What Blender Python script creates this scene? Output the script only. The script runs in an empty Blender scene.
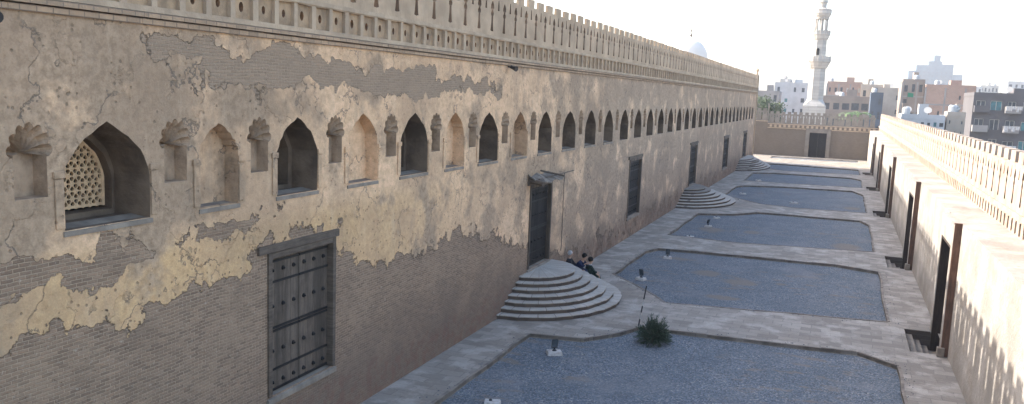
import bpy, bmesh, math, random
from mathutils import Vector, Matrix, noise
from mathutils.geometry import tessellate_polygon
S = bpy.context.scene
COL = S.collection
R = math.radians

# ------------------------------------------------------------------ camera
cam_d = bpy.data.cameras.new('camera'); cam = bpy.data.objects.new('camera', cam_d); COL.objects.link(cam)
YAW, PITCH, ROLL = -0.353265, 0.148715, 0.039380
cy_, sy_ = math.cos(YAW), math.sin(YAW); cp_, sp_ = math.cos(PITCH), math.sin(PITCH)
fw = Vector((sy_*cp_, cy_*cp_, -sp_)); rt = Vector((cy_, -sy_, 0)); up = rt.cross(fw)
c_, s_ = math.cos(ROLL), math.sin(ROLL)
r2 = c_*rt + s_*up; u2 = -s_*rt + c_*up
M = Matrix((r2, u2, -fw)).transposed().to_4x4(); M.translation = Vector((0, 0, 8.6))
cam.matrix_world = M
cam_d.sensor_width = 36.0; cam_d.lens = 876.437/1024*36; cam_d.shift_y = 20/1024
cam_d.clip_start = 0.1; cam_d.clip_end = 6000
S.camera = cam

# ------------------------------------------------------------------ light
SUN = Vector((-1, .14, .59)).normalized()
w = bpy.data.worlds.new('World'); S.world = w; w.use_nodes = True
nt = w.node_tree; bg = nt.nodes['Background']
sky = nt.nodes.new('ShaderNodeTexSky'); sky.sky_type = 'NISHITA'; sky.sun_disc = False
sky.sun_elevation = math.asin(SUN.z); sky.sun_rotation = math.atan2(SUN.x, SUN.y)
sky.air_density = 1.0; sky.dust_density = 3.0; sky.ozone_density = 1.0
nt.links.new(sky.outputs[0], bg.inputs[0]); bg.inputs[1].default_value = 0.15
sl = bpy.data.lights.new('sun', 'SUN'); sl.energy = 2.6; sl.angle = R(0.53); sl.color = (1, .94, .86)
so = bpy.data.objects.new('sun', sl); COL.objects.link(so)
so.rotation_euler = SUN.to_track_quat('Z', 'Y').to_euler(); so.location = (-60, 20, 60)
S.view_settings.view_transform = 'Standard'; S.view_settings.look = 'None'
S.view_settings.gamma = 1; S.view_settings.exposure = 2.18
S.render.engine = 'CYCLES'

# ------------------------------------------------------------------ node helpers
class NT:
    def __init__(s, name, rough=.9, spec=.2):
        s.m = bpy.data.materials.new(name); s.m.use_nodes = True
        s.t = s.m.node_tree; s.b = s.t.nodes['Principled BSDF']
        s.b.inputs['Roughness'].default_value = rough
        s.b.inputs['Specular IOR Level'].default_value = spec
        s._pos = None
    def n(s, ty, **k):
        x = s.t.nodes.new(ty)
        for a, v in k.items(): setattr(x, a, v)
        return x
    def put(s, sock, v):
        if hasattr(v, 'is_linked') or isinstance(v, bpy.types.NodeSocket): s.t.links.new(v, sock)
        else:
            if hasattr(sock.default_value, '__len__') and not isinstance(v, (int, float)):
                v = tuple(v)
                if len(sock.default_value) == 4 and len(v) == 3: v = v + (1,)
            sock.default_value = v
    def pos(s):
        if s._pos is None: s._pos = s.n('ShaderNodeNewGeometry').outputs['Position']
        return s._pos
    def xyz(s):
        q = s.n('ShaderNodeSeparateXYZ'); s.put(q.inputs[0], s.pos()); return q.outputs
    def comb(s, x, y, z=0.0):
        q = s.n('ShaderNodeCombineXYZ')
        for i, v in enumerate((x, y, z)): s.put(q.inputs[i], v)
        return q.outputs[0]
    def m_(s, op, a, b=0.0, c=None):
        q = s.n('ShaderNodeMath', operation=op); s.put(q.inputs[0], a); s.put(q.inputs[1], b)
        if c is not None: s.put(q.inputs[2], c)
        return q.outputs[0]
    def vm(s, op, a, b):
        q = s.n('ShaderNodeVectorMath', operation=op); s.put(q.inputs[0], a); s.put(q.inputs[1], b)
        return q.outputs['Value'] if op in ('LENGTH', 'DISTANCE', 'DOT_PRODUCT') else q.outputs[0]
    def noise(s, scale, detail=4, rough=.55, vec=None, dist=0.0, col=False):
        q = s.n('ShaderNodeTexNoise'); s.put(q.inputs['Vector'], vec if vec is not None else s.pos())
        q.inputs['Scale'].default_value = scale; q.inputs['Detail'].default_value = detail
        q.inputs['Roughness'].default_value = rough; q.inputs['Distortion'].default_value = dist
        return q.outputs['Color' if col else 'Fac']
    def ramp(s, v, lo, hi, a=0.0, b=1.0, smooth=True):
        q = s.n('ShaderNodeMapRange', interpolation_type='SMOOTHSTEP' if smooth else 'LINEAR')
        s.put(q.inputs[0], v)
        for i, x in enumerate((lo, hi, a, b)): s.put(q.inputs[i+1], x)
        return q.outputs[0]
    def mix(s, f, a, b, mode='MIX'):
        q = s.n('ShaderNodeMix', data_type='RGBA', blend_type=mode)
        s.put(q.inputs[0], f); s.put(q.inputs[6], a); s.put(q.inputs[7], b)
        return q.outputs[2]
    def bump(s, h, dist=1.0, strength=1.0):
        q = s.n('ShaderNodeBump'); s.put(q.inputs['Height'], h)
        q.inputs['Distance'].default_value = dist; q.inputs['Strength'].default_value = strength
        s.t.links.new(q.outputs[0], s.b.inputs['Normal'])
    def color(s, c): s.put(s.b.inputs['Base Color'], c)

def simple(name, c1, c2=None, scale=2.0, rough=.9, bump=.0, spec=.2, detail=5):
    k = NT(name, rough, spec)
    c2 = c2 or tuple(v*.72 for v in c1)
    f = k.ramp(k.noise(scale, detail, .6), .3, .7)
    k.color(k.mix(f, c2, c1))
    if bump: k.bump(k.noise(scale*6, 4, .6), bump)
    return k.m

# ---- old mosque wall: plaster flaking off small brick
def wall_material():
    k = NT('flaking_plaster_over_brick', .95, .1)
    x, y, z = k.xyz()
    yz = k.comb(k.m_('ADD', y, k.m_('MULTIPLY', x, .9)), z)
    yz0 = k.comb(y, z)
    wv = k.noise(.35, 2, .5, yz, col=True)
    wv2 = k.noise(3.0, 2, .5, yz, col=True)
    yzw = k.vm('ADD', k.vm('ADD', yz, k.vm('MULTIPLY', wv, (.10, .16, 0))), k.vm('MULTIPLY', wv2, (.05, .022, 0)))
    br = k.n('ShaderNodeTexBrick'); k.put(br.inputs['Vector'], yzw)
    br.inputs['Scale'].default_value = 1; br.inputs['Brick Width'].default_value = .215
    br.inputs['Row Height'].default_value = .064; br.inputs['Mortar Size'].default_value = .011
    br.inputs['Mortar Smooth'].default_value = .6; br.inputs['Bias'].default_value = -.1
    k.put(br.inputs['Color1'], (.290, .210, .155)); k.put(br.inputs['Color2'], (.165, .118, .090)); k.put(br.inputs['Mortar'], (.360, .28, .21))
    mort = br.outputs['Fac']
    n_lo = k.noise(.22, 4, .6, yz)
    n_mid = k.noise(.8, 8, .62, yz)
    n_frag = k.noise(2.6, 7, .62, k.vm('ADD', yz, (5, 2, 0)))
    n_fine = k.noise(6, 7, .65, yz)
    n_grain = k.noise(28, 4, .7, yz)
    bc = br.outputs['Color']
    bc = k.mix(k.ramp(n_mid, .45, .65, 0, .35), bc, (.180, .135, .105))
    bc = k.mix(k.ramp(k.noise(.7, 6, .62, k.vm('ADD', yz, (31, 7, 0))), .50, .66, 0, .45), bc, (.35, .262, .19))
    bc = k.mix(k.ramp(k.noise(12, 3, .6, yz), .56, .70, 0, .45), bc, (.24, .145, .10))
    bc = k.mix(k.ramp(k.noise(9, 4, .7, k.vm('ADD', yz, (3, 77, 0))), .60, .70, 0, .55), bc, (.46, .41, .36))
    # the upper stretch of bare brick is paler and sandier
    bc = k.mix(k.ramp(z, 6.5, 8.2, 0, .50), bc, (.335, .268, .205))
    # ---- where the plaster survives
    wob = k.noise(.9, 5, .6, yz, col=True)
    yze = k.vm('ADD', yz0, k.vm('MULTIPLY', k.vm('SUBTRACT', wob, (.5, .5, .5)), (3.2, 1.7, 0)))
    def ell(cy, cz, ry, rz, amp):
        d = k.vm('LENGTH', k.vm('MULTIPLY', k.vm('SUBTRACT', yze, (cy, cz, 0)), (1/ry, 1/rz, 0)), (0, 0, 0))
        return k.ramp(d, 1.5, .5, 0, amp)
    zl = k.ramp(y, 17, 36, 4.7, 2.4)
    bias = k.ramp(k.m_('SUBTRACT', z, zl), -1.3, 1.2, -.30, .10)
    bias = k.m_('ADD', bias, k.m_('MULTIPLY', k.m_('MULTIPLY', k.ramp(z, 2.8, 3.6), k.ramp(z, 6.0, 5.2)), k.m_('MULTIPLY', k.ramp(y, 30, 24), k.m_('MULTIPLY', k.m_('SUBTRACT', k.noise(1.5, 8, .68, k.vm('ADD', yz, (70, 3, 0))), .5), .55))))
    for e in ((9.6, 4.85, 1.2, .42, .22), (11.5, 4.5, 1.2, .5, .26), (13.4, 5.0, 1.6, .42, .22), (14.9, 4.5, 1.0, .35, .17),
              (19.6, 4.2, .9, 1.1, .27), (22.9, 4.3, 2.4, 1.3, .31), (21, 3.6, 1.2, .7, .12), (28.0, 5.3, 3.2, 1.0, .18), (40, 4, 6, 2.4, .2),
              (11.0, 8.8, 2.0, .8, .12), (18.2, 8.15, 1.3, .40, .24), (26.0, 8.1, 2.6, .45, .18), (33, 8.9, 4, .6, .12),
              (13.0, 7.2, 3.2, .8, .14), (22.0, 7.0, 5.0, .9, .12), (23, 9.35, 6, .18, .2),
              (10.6, 5.45, 1.9, .22, -.30), (14.4, 5.55, 1.0, .16, -.22), (16.6, 8.85, 3.2, .36, -.26), (22.5, 8.75, 3.0, .45, -.26), (29.5, 8.7, 4.5, .35, -.2),
              (13.6, 9.2, 1.2, .25, -.22), (9.3, 5.3, .8, .2, -.2), (16, 3.0, 9, 1.2, -.2)):
        bias = k.m_('ADD', bias, ell(*e))
    far = k.ramp(y, 26, 44)
    bias = k.m_('ADD', bias, k.m_('MULTIPLY', far, k.ramp(z, .2, 2.4, .32, .34)))
    msk_n = k.m_('ADD', k.m_('MULTIPLY', n_mid, .50), k.m_('ADD', k.m_('MULTIPLY', n_lo, .15), k.m_('MULTIPLY', n_frag, .35)))
    mv = k.m_('ADD', msk_n, bias)
    pm = k.ramp(mv, .485, .505)
    edge = k.m_('MULTIPLY', k.ramp(mv, .462, .488), k.ramp(mv, .506, .488))
    edge = k.m_('MULTIPLY', edge, k.ramp(k.noise(1.3, 3, .6, yz), .38, .58))
    n2 = k.noise(.55, 9, .58, k.vm('ADD', yz, (11.3, 4.1, 0)))
    skin = k.ramp(n2, .498, .510)
    edge2 = k.m_('MULTIPLY', k.ramp(n2, .490, .499), k.ramp(n2, .508, .500))
    edge2 = k.m_('MULTIPLY', edge2, k.ramp(k.noise(.8, 3, .6, k.vm('ADD', yz, (0, 31, 0))), .46, .56))
    warmb = k.m_('ADD', k.noise(.6, 5, .6, k.vm('ADD', yz, (3.7, 19, 0))), k.ramp(y, 12, 17, -.08, .03))
    warmb = k.m_('ADD', warmb, k.m_('MULTIPLY', k.ramp(z, 5.0, 6.2, .22, .0), k.ramp(y, 24, 15)))
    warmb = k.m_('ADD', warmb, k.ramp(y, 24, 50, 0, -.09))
    warmb = k.m_('ADD', warmb, k.m_('MULTIPLY', k.ramp(y, 13, 17), k.ramp(y, 42, 30, 0, .06)))
    warm = k.ramp(warmb, .45, .60)
    grey = k.mix(k.ramp(n_fine, .30, .70), (.225, .170, .124), (.385, .298, .222))
    ochre = k.mix(k.ramp(n_fine, .30, .70), (.47, .335, .228), (.64, .470, .330))
    ochre = k.mix(k.m_('MULTIPLY', k.ramp(z, 6.0, 5.2), k.ramp(y, 30, 18)), ochre, k.mix(k.ramp(n_fine, .3, .7), (.44, .30, .17), (.56, .40, .235)))
    pl = k.mix(warm, grey, ochre)
    pl = k.mix(k.m_('MULTIPLY', skin, .30), pl, k.mix(warm, (.31, .235, .175), (.47, .33, .22)))
    pl = k.mix(k.ramp(n_lo, .38, .60, .45, 0), pl, (.20, .155, .118))
    st = k.noise(1.0, 5, .6, k.vm('MULTIPLY', yz, (1.9, .35, 1)))
    pl = k.mix(k.ramp(st, .52, .72, 0, .30), pl, (.235, .20, .165))
    pl = k.mix(k.ramp(st, .42, .28, 0, .30), pl, (.50, .415, .325))
    vo = k.n('ShaderNodeTexVoronoi'); k.put(vo.inputs['Vector'], yz); vo.inputs['Scale'].default_value = 6.5
    pit = k.m_('MULTIPLY', k.ramp(vo.outputs['Distance'], .22, .12), k.ramp(k.m_('ADD', k.noise(1.7, 3, .6, yz), k.ramp(z, 5.6, 5.0, 0, .1)), .46, .60))
    pl = k.mix(k.m_('MULTIPLY', pit, .6), pl, (.12, .095, .075))
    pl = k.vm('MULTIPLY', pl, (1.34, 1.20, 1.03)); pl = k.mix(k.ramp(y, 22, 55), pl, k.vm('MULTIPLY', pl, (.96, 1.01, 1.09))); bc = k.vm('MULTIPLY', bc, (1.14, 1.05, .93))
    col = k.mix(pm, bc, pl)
    col = k.mix(k.m_('MULTIPLY', edge, .55), col, (.10, .08, .065))  # dark line painted along plaster edges, in place of their shadow
    col = k.mix(k.m_('MULTIPLY', k.m_('MULTIPLY', edge2, pm), .75), col, (.13, .105, .085))
    damp = k.ramp(k.m_('ADD', z, k.m_('MULTIPLY', k.noise(.35, 6, .62, yz), -3.4)), -1.1, .9, .6, 0)
    foot = k.m_('MULTIPLY', k.ramp(k.m_('ADD', z, k.m_('MULTIPLY', k.noise(.8, 5, .6, yz), -2.0)), .3, -.3), k.ramp(k.noise(3.5, 3, .6, yz), .45, .6))
    col = k.mix(damp, col, (.165, .122, .095))
    col = k.mix(k.m_('MULTIPLY', foot, .5), col, (.22, .115, .08))
    col = k.mix(k.ramp(n_grain, .35, .7, .16, 0), col, (.08, .07, .06))
    k.color(col)
    h = k.m_('MULTIPLY', pm, .05)
    h = k.m_('ADD', h, k.m_('MULTIPLY', k.m_('MULTIPLY', skin, pm), .012))
    h = k.m_('ADD', h, k.m_('MULTIPLY', k.m_('MULTIPLY', mort, k.m_('SUBTRACT', 1.0, pm)), -.010))
    h = k.m_('ADD', h, k.m_('MULTIPLY', n_fine, .030))
    h = k.m_('ADD', h, k.m_('MULTIPLY', n_mid, .05))
    h = k.m_('ADD', h, k.m_('MULTIPLY', pit, -.015))
    k.bump(h, 1.0)
    return k.m

def masonry(name, c1, c2, mortar, bw=.26, rh=.09, stain=.3, u='y', ms=.012, bump=.01):
    k = NT(name, .93, .1)
    x, y, z = k.xyz()
    v = k.comb({'y': y, 'x': x}[u], z)
    br = k.n('ShaderNodeTexBrick'); k.put(br.inputs['Vector'], v); br.inputs['Scale'].default_value = 1
    br.inputs['Brick Width'].default_value = bw; br.inputs['Row Height'].default_value = rh; br.inputs['Mortar Size'].default_value = ms
    k.put(br.inputs['Color1'], c1); k.put(br.inputs['Color2'], c2); k.put(br.inputs['Mortar'], mortar)
    n = k.noise(.6, 6, .62); nf = k.noise(6, 5, .6)
    c = k.mix(k.ramp(n, .4, .7, 0, stain), br.outputs['Color'], tuple(q*.6 for q in c2))
    c = k.mix(k.ramp(nf, .4, .7, 0, .3), c, mortar)
    k.color(c)
    k.bump(k.m_('ADD', k.m_('MULTIPLY', br.outputs['Fac'], -bump), k.m_('MULTIPLY', nf, .03)), 1)
    return k.m

def right_wall_mat():
    k = NT('rough_lime_render', .95, .1)
    x, y, z = k.xyz(); v = k.comb(y, z, k.m_('MULTIPLY', x, 1.0))
    n = k.noise(.5, 6, .6, v); nf = k.noise(7, 6, .65, v)
    st = k.noise(1, 4, .6, k.vm('MULTIPLY', v, (2.2, .3, 1)))
    c = k.mix(k.ramp(n, .35, .65), (.245, .22, .19), (.36, .325, .285))
    c = k.mix(k.ramp(k.noise(1.1, 8, .65, k.vm('ADD', v, (7, 9, 2))), .54, .57, 0, .35), c, (.24, .195, .15))
    c = k.mix(k.ramp(k.m_('ADD', z, k.m_('MULTIPLY', k.noise(.6, 5, .6, v), -1.6)), -.6, .1, .4, 0), c, (.17, .145, .12))
    c = k.mix(k.ramp(st, .5, .75, 0, .3), c, (.22, .19, .155))
    c = k.mix(k.ramp(nf, .52, .72, 0, .5), c, (.20, .16, .125))
    k.color(c); k.bump(k.m_('ADD', k.m_('MULTIPLY', nf, .035), k.m_('MULTIPLY', n, .08)), 1)
    return k.m

def paving_mat():
    k = NT('worn_stone_paving', .85, .25)
    x, y, z = k.xyz()
    wob = k.noise(1.3, 2, .5, col=True)
    v = k.vm('ADD', k.comb(x, y), k.vm('MULTIPLY', wob, (.12, .12, 0)))
    br = k.n('ShaderNodeTexBrick'); k.put(br.inputs['Vector'], v); br.inputs['Scale'].default_value = 1
    br.inputs['Brick Width'].default_value = .72; br.inputs['Row Height'].default_value = .46; br.inputs['Mortar Size'].default_value = .014
    k.put(br.inputs['Color1'], (.340, .296, .246)); k.put(br.inputs['Color2'], (.205, .176, .145)); k.put(br.inputs['Mortar'], (.20, .175, .15))
    br.inputs['Mortar Smooth'].default_value = .3
    n = k.noise(.45, 6, .62); nf = k.noise(5, 6, .62)
    c = k.mix(k.ramp(n, .38, .62, .5, 0), br.outputs['Color'], (.205, .176, .145))
    c = k.mix(k.ramp(k.noise(.9, 5, .6, k.vm('ADD', k.pos(), (9, 3, 1))), .48, .64, 0, .65), c, (.43, .38, .325))
    c = k.mix(k.ramp(nf, .52, .75, 0, .35), c, (.15, .135, .12))
    c = k.mix(k.ramp(k.noise(.25, 4, .6, k.vm('ADD', k.pos(), (5, 53, 1))), .50, .72, 0, .4), c, (.23, .175, .13))
    k.color(c)
    k.bump(k.m_('ADD', k.m_('MULTIPLY', br.outputs['Fac'], -.010), k.m_('MULTIPLY', nf, .022)), 1)
    return k.m

def gravel_mat():
    k = NT('slate_blue_gravel', .9, .2)
    vo = k.n('ShaderNodeTexVoronoi'); k.put(vo.inputs['Vector'], k.pos()); vo.inputs['Scale'].default_value = 24
    sep = k.n('ShaderNodeSeparateColor'); k.put(sep.inputs[0], vo.outputs['Color'])
    c = k.mix(sep.outputs[0], (.060, .073, .088), (.195, .214, .232))
    c = k.mix(k.ramp(sep.outputs[1], .86, .92, 0, .7), c, (.38, .35, .30))
    c = k.mix(k.ramp(sep.outputs[2], .80, .9, 0, .6), c, (.055, .052, .055))
    n = k.noise(.5, 5, .6); n2 = k.noise(1.6, 5, .65, k.vm('MULTIPLY', k.pos(), (.55, 1, 1)))
    c = k.mix(k.ramp(n, .4, .62, .35, 0), c, (.085, .100, .114))
    earth = k.m_('MULTIPLY', k.ramp(n2, .54, .66), k.ramp(k.noise(.12, 3, .5, k.vm('ADD', k.pos(), (40, 3, 0))), .44, .58))
    c = k.mix(k.m_('MULTIPLY', earth, .8), c, (.185, .150, .118))
    dust = k.noise(.33, 6, .6, k.vm('ADD', k.vm('MULTIPLY', k.pos(), (1, .7, 1)), (17, 5, 0)))
    c = k.mix(k.ramp(dust, .50, .68, 0, .45), c, (.215, .205, .20))
    # bare-earth patches where the gravel is worn thin
    for (px, py, rx, ry) in ((.9, 57.3, 1.0, 1.6), (-7.6, 59.5, 1.1, 1.2), (-3.9, 42.8, 1.0, .8), (-5.7, 44.2, .8, .9), (-4.3, 39.0, 1.0, .5), (-5.0, 59.8, .6, 1.0), (-7.9, 47.4, 1.2, .4), (1.4, 79, .8, 1.2)):
        d = k.vm('LENGTH', k.vm('MULTIPLY', k.vm('SUBTRACT', k.pos(), (px, py, 0)), (1/rx, 1/ry, 0)), (0, 0, 0))
        d = k.m_('ADD', d, k.m_('MULTIPLY', k.noise(3, 4, .6), .9))
        c = k.mix(k.ramp(d, 1.5, 1.0, 0, .8), c, (.19, .155, .12))
    k.color(c)
    k.bump(k.m_('ADD', k.m_('MULTIPLY', vo.outputs['Distance'], -.022), k.m_('MULTIPLY', n, .04)), 1, .7)
    return k.m

def step_mat():
    k = NT('jointed_step_limestone', .88, .2); x, y, z = k.xyz()
    ang = k.m_('ARCTAN2', k.m_('SUBTRACT', y, 35.0), k.m_('SUBTRACT', x, -11.6))
    v = k.comb(k.m_('MULTIPLY', ang, 4.0), k.m_('ADD', z, .07))
    br = k.n('ShaderNodeTexBrick'); k.put(br.inputs['Vector'], v); br.inputs['Scale'].default_value = 1
    br.inputs['Brick Width'].default_value = .62; br.inputs['Row Height'].default_value = .1745; br.inputs['Mortar Size'].default_value = .014
    k.put(br.inputs['Color1'], (.48, .425, .36)); k.put(br.inputs['Color2'], (.375, .33, .275)); k.put(br.inputs['Mortar'], (.16, .135, .11))
    n = k.noise(1.6, 6, .65); nf = k.noise(8, 5, .65)
    c = k.mix(k.ramp(n, .42, .62, .4, 0), br.outputs['Color'], (.34, .30, .26))
    c = k.mix(k.ramp(nf, .58, .74, 0, .4), c, (.26, .22, .185)); c = k.mix(k.ramp(n, .58, .7, 0, .4), c, (.56, .51, .45))
    k.color(c); k.bump(k.m_('ADD', k.m_('MULTIPLY', nf, .03), k.m_('MULTIPLY', br.outputs['Fac'], -.01)), 1); return k.m

def wood_mat(name, c1, c2, vertical=True):
    k = NT(name, .8, .25)
    sc = (7, 7, .7) if vertical else (.7, .7, 7)
    n = k.noise(2, 7, .75, k.vm('MULTIPLY', k.pos(), sc)); n2 = k.noise(2.5, 4, .6)
    if vertical: n = k.m_('ADD', n, k.ramp(k.noise(1.0, 1, .5, k.vm('MULTIPLY', k.pos(), (1, 2.6, .02))), .3, .7, -.14, .14))
    c = k.mix(k.ramp(n, .3, .7), c2, c1); c = k.mix(k.ramp(n2, .4, .7, 0, .4), c, tuple(q*.5 for q in c2))
    k.color(c); k.bump(n, .02); return k.m

MAT = dict(
    wall=wall_material(), rwall=right_wall_mat(), paving=paving_mat(), gravel=gravel_mat(),
    brickband=masonry('string_course_brick', (.44, .30, .19), (.31, .215, .14), (.22, .165, .12), .3, .1),
    frieze=simple('grey_stucco', (.46, .345, .235), (.33, .245, .168), 1.6, bump=.02),
    crest=simple('cresting_stucco', (.48, .352, .235), (.32, .235, .155), .9, bump=.03),
    crest_sun=simple('right_cresting_stucco', (.36, .295, .235), (.25, .19, .145), 1.3, bump=.03),
    hole=simple('earth_brown_socket', (.30, .16, .08), (.16, .09, .055), 9, bump=.02),
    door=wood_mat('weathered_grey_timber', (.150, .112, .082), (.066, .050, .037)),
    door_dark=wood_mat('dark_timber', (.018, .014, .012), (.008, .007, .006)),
    frame=wood_mat('grey_brown_frame_timber', (.150, .112, .082), (.075, .056, .042), False),
    brown=wood_mat('shaded_side_brown', (.16, .085, .055), (.075, .042, .03)),
    stone=simple('pale_threshold_stone', (.28, .232, .18), (.18, .145, .115), 2, bump=.02),
    step=step_mat(),
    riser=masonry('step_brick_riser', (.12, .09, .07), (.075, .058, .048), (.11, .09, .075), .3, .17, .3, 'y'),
    grille=simple('cream_stucco_grille', (.72, .49, .29), (.52, .35, .21), 4, bump=.01),
    dark=simple('dark_interior', (.02, .018, .016)),
    ewall=masonry('end_wall_brick', (.185, .148, .112), (.15, .12, .092), (.165, .135, .108), .27, .09, .2, 'x'),
    white=simple('white_painted_block', (.55, .52, .48), (.33, .30, .27), 8, bump=.01),
    black=simple('black_enamel', (.02, .022, .025), (.012, .012, .014), 5, rough=.45, spec=.5),
    glass=simple('lamp_glass', (.10, .12, .14), (.05, .06, .07), 4, rough=.1, spec=.6),
    kerb=simple('brown_kerb_stone', (.27, .225, .18), (.14, .115, .095), 1.8, bump=.02),
    soot_shade=simple('sooty_shade_plaster', (.185, .130, .088), (.085, .060, .043), 1.4, bump=.03),  # sooty tone, also painted into recesses and slots as shade
    nichep=simple('brown_niche_plaster', (.46, .325, .215), (.24, .165, .108), 2.2, bump=.03),
    ecrest=simple('grey_end_cresting', (.22, .19, .155), (.16, .135, .11), 1.2, bump=.02),
    jamb=wood_mat('dark_brown_jamb', (.055, .036, .026), (.028, .018, .014)),
    panelb=simple('aged_brown_panel', (.42, .29, .175), (.24, .17, .11), 2.5, bump=.02),
    iron=simple('dark_iron', (.022, .019, .018), (.012, .011, .011), 6, rough=.6),
    sand=simple('dusty_ground', (.32, .27, .21), (.22, .18, .14), .1),
    minaret=masonry('minaret_limestone', (.47, .435, .39), (.35, .325, .29), (.33, .30, .27), 3.0, .55, .2, 'x', .03),
)

# ------------------------------------------------------------------ mesh helpers
class MB:
    def __init__(s): s.v = []; s.f = []
    def add(s, vs, fs):
        o = len(s.v); s.v += [tuple(p) for p in vs]; s.f += [tuple(i+o for i in f) for f in fs]; return s
    def box(s, x0, y0, z0, x1, y1, z1):
        if x0 > x1: x0, x1 = x1, x0
        if y0 > y1: y0, y1 = y1, y0
        if z0 > z1: z0, z1 = z1, z0
        vs = [(x, y, z) for z in (z0, z1) for y in (y0, y1) for x in (x0, x1)]
        return s.add(vs, [(0, 2, 3, 1), (4, 5, 7, 6), (0, 1, 5, 4), (2, 6, 7, 3), (0, 4, 6, 2), (1, 3, 7, 5)])
    def tube(s, p0, p1, r0, r1=None, n=8, caps=True):
        r1 = r0 if r1 is None else r1; p0, p1 = Vector(p0), Vector(p1); d = (p1-p0).normalized()
        a = d.orthogonal().normalized(); b = d.cross(a); vs = []
        for p, r in ((p0, r0), (p1, r1)):
            for i in range(n):
                t = 2*math.pi*i/n; vs.append(p+a*r*math.cos(t)+b*r*math.sin(t))
        fs = [(i, (i+1) % n, n+(i+1) % n, n+i) for i in range(n)]
        if caps: fs += [tuple(range(n))[::-1], tuple(range(n, 2*n))]
        return s.add(vs, fs)
    def lathe(s, cx, cy, prof, n=16, a0=0.0):
        vs = []
        for r, z in prof:
            for i in range(n):
                t = a0+2*math.pi*i/n; vs.append((cx+r*math.cos(t), cy+r*math.sin(t), z))
        fs = []
        for k in range(len(prof)-1):
            for i in range(n): fs.append((k*n+i, k*n+(i+1) % n, (k+1)*n+(i+1) % n, (k+1)*n+i))
        fs.append(tuple(range(n))[::-1]); fs.append(tuple(range((len(prof)-1)*n, len(prof)*n)))
        return s.add(vs, fs)
    def poly(s, outer, holes, to3):
        """flat polygon with holes; to3 maps (a,b)->xyz"""
        loops = [[Vector((a, b, 0)) for a, b in l] for l in [outer]+holes]
        tr = tessellate_polygon(loops); flat = [p for l in loops for p in l]
        return s.add([to3(p.x, p.y) for p in flat], tr)
    def wallring(s, loop, to3a, to3b):
        n = len(loop)
        return s.add([to3a(*p) for p in loop]+[to3b(*p) for p in loop], [(i, (i+1) % n, n+(i+1) % n, n+i) for i in range(n)])
    def slab(s, outer, holes, A, B):
        s.poly(outer, holes, A); s.poly(outer, holes, B)
        for l in [outer]+holes: s.wallring(l, A, B)
        return s
    def build(s, name, mat, parent=None, smooth=False, bevel=0):
        me = bpy.data.meshes.new(name); me.from_pydata(s.v, [], s.f); me.materials.append(MAT[mat] if isinstance(mat, str) else mat)
        if smooth or True:
            bm = bmesh.new(); bm.from_mesh(me); bmesh.ops.recalc_face_normals(bm, faces=bm.faces)
            bm.to_mesh(me); bm.free()
        if smooth: me.polygons.foreach_set('use_smooth', [True]*len(me.polygons))
        o = bpy.data.objects.new(name, me); COL.objects.link(o)
        if parent is not None: o.parent = parent
        if bevel:
            b = o.modifiers.new('b', 'BEVEL'); b.width = bevel; b.segments = 2; b.limit_method = 'ANGLE'
        return o
def tag(o, label=None, cat=None, group=None, kind=None):
    if label: o['label'] = label
    if cat: o['category'] = cat
    if group: o['group'] = group
    if kind: o['kind'] = kind
    return o
def empty(name, loc=(0, 0, 0)):
    o = bpy.data.objects.new(name, None); COL.objects.link(o); o.location = loc; return o
def linkcopy(o, parent, loc):
    c = o.copy(); COL.objects.link(c); c.parent = parent; c.location = loc; return c
rnd = random.Random(7)
XL, XR, YE = -11.623, 4.163, 129.5

# ================================================================== SETTING: ground
GR = [
 [(-9.74, 3), (-9.80, 28.9), (-7.9, 29.2), (-6.9, 30.6), (-6.45, 31.8), (-5.3, 31.85), (0, 32.1), (1.2, 32.2), (2.44, 31.1), (2.45, 3)],
 [(-9.70, 40.9), (-9.60, 48.0), (-9.2, 49.3), (-7.42, 49.5), (0.38, 49.65), (2.45, 48.7), (2.42, 37.5), (-5.4, 36.4), (-6.3, 36.25), (-6.9, 37.3), (-8.3, 39.2)],
 [(-9.6, 54.7), (-9.5, 66.2), (-7.0, 67.6), (-5.5, 70.0), (1.9, 69.9), (2.45, 67.8), (2.45, 55.4), (-5.1, 54.1)],
 [(-9.4, 80.6), (-9.3, 89.6), (-8.7, 91.2), (-5.3, 92.9), (1.6, 93.5), (2.5, 90.0), (2.45, 75.3), (-3.0, 74.9), (-5.8, 76.0)],
 [(-9.3, 97.2), (-9.4, 108.4), (-7.5, 109.7), (-5.3, 110.1), (1.5, 110.1), (2.6, 108.2), (2.55, 98.0), (-5.0, 97.2)],
 [(-9.1, 118.0), (-9.2, 125.6), (-7.6, 126.4), (2.6, 124.5), (2.65, 115.9), (-5.5, 114.7), (-7.3, 115.4)],
 [(-9.8, 139), (-9.8, 144), (2.8, 144.4), (2.8, 139.6)],
]
def densify(l, step=1.3, j=.05):
    out = []; n = len(l)
    for i in range(n):
        a, b = Vector(l[i]), Vector(l[(i+1) % n]); k = max(1, int((b-a).length/step))
        for q in range(k):
            p = a.lerp(b, q/k)
            if 0 < q: p = p+Vector((rnd.uniform(-j, j), rnd.uniform(-j, j)))
            out.append((p.x, p.y))
    return out
GR = [densify(g) for g in GR]
DOORS_R = [(33.15, 37.0), (50.35, 54.6), (73.2, 77.8), (95.5, 100.1), (116.3, 120.9)]
PITS = [[(2.98, a+.12), (XR-.001, a+.12), (XR-.001, b-.35), (2.98, b-.35)] for a, b in DOORS_R]
m = MB()
outer = [(-40, -14), (XR+.3, -14), (XR+.3, 149), (-40, 149)]
m.poly(outer, GR+PITS, lambda a, b: (a, b, 0))
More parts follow.
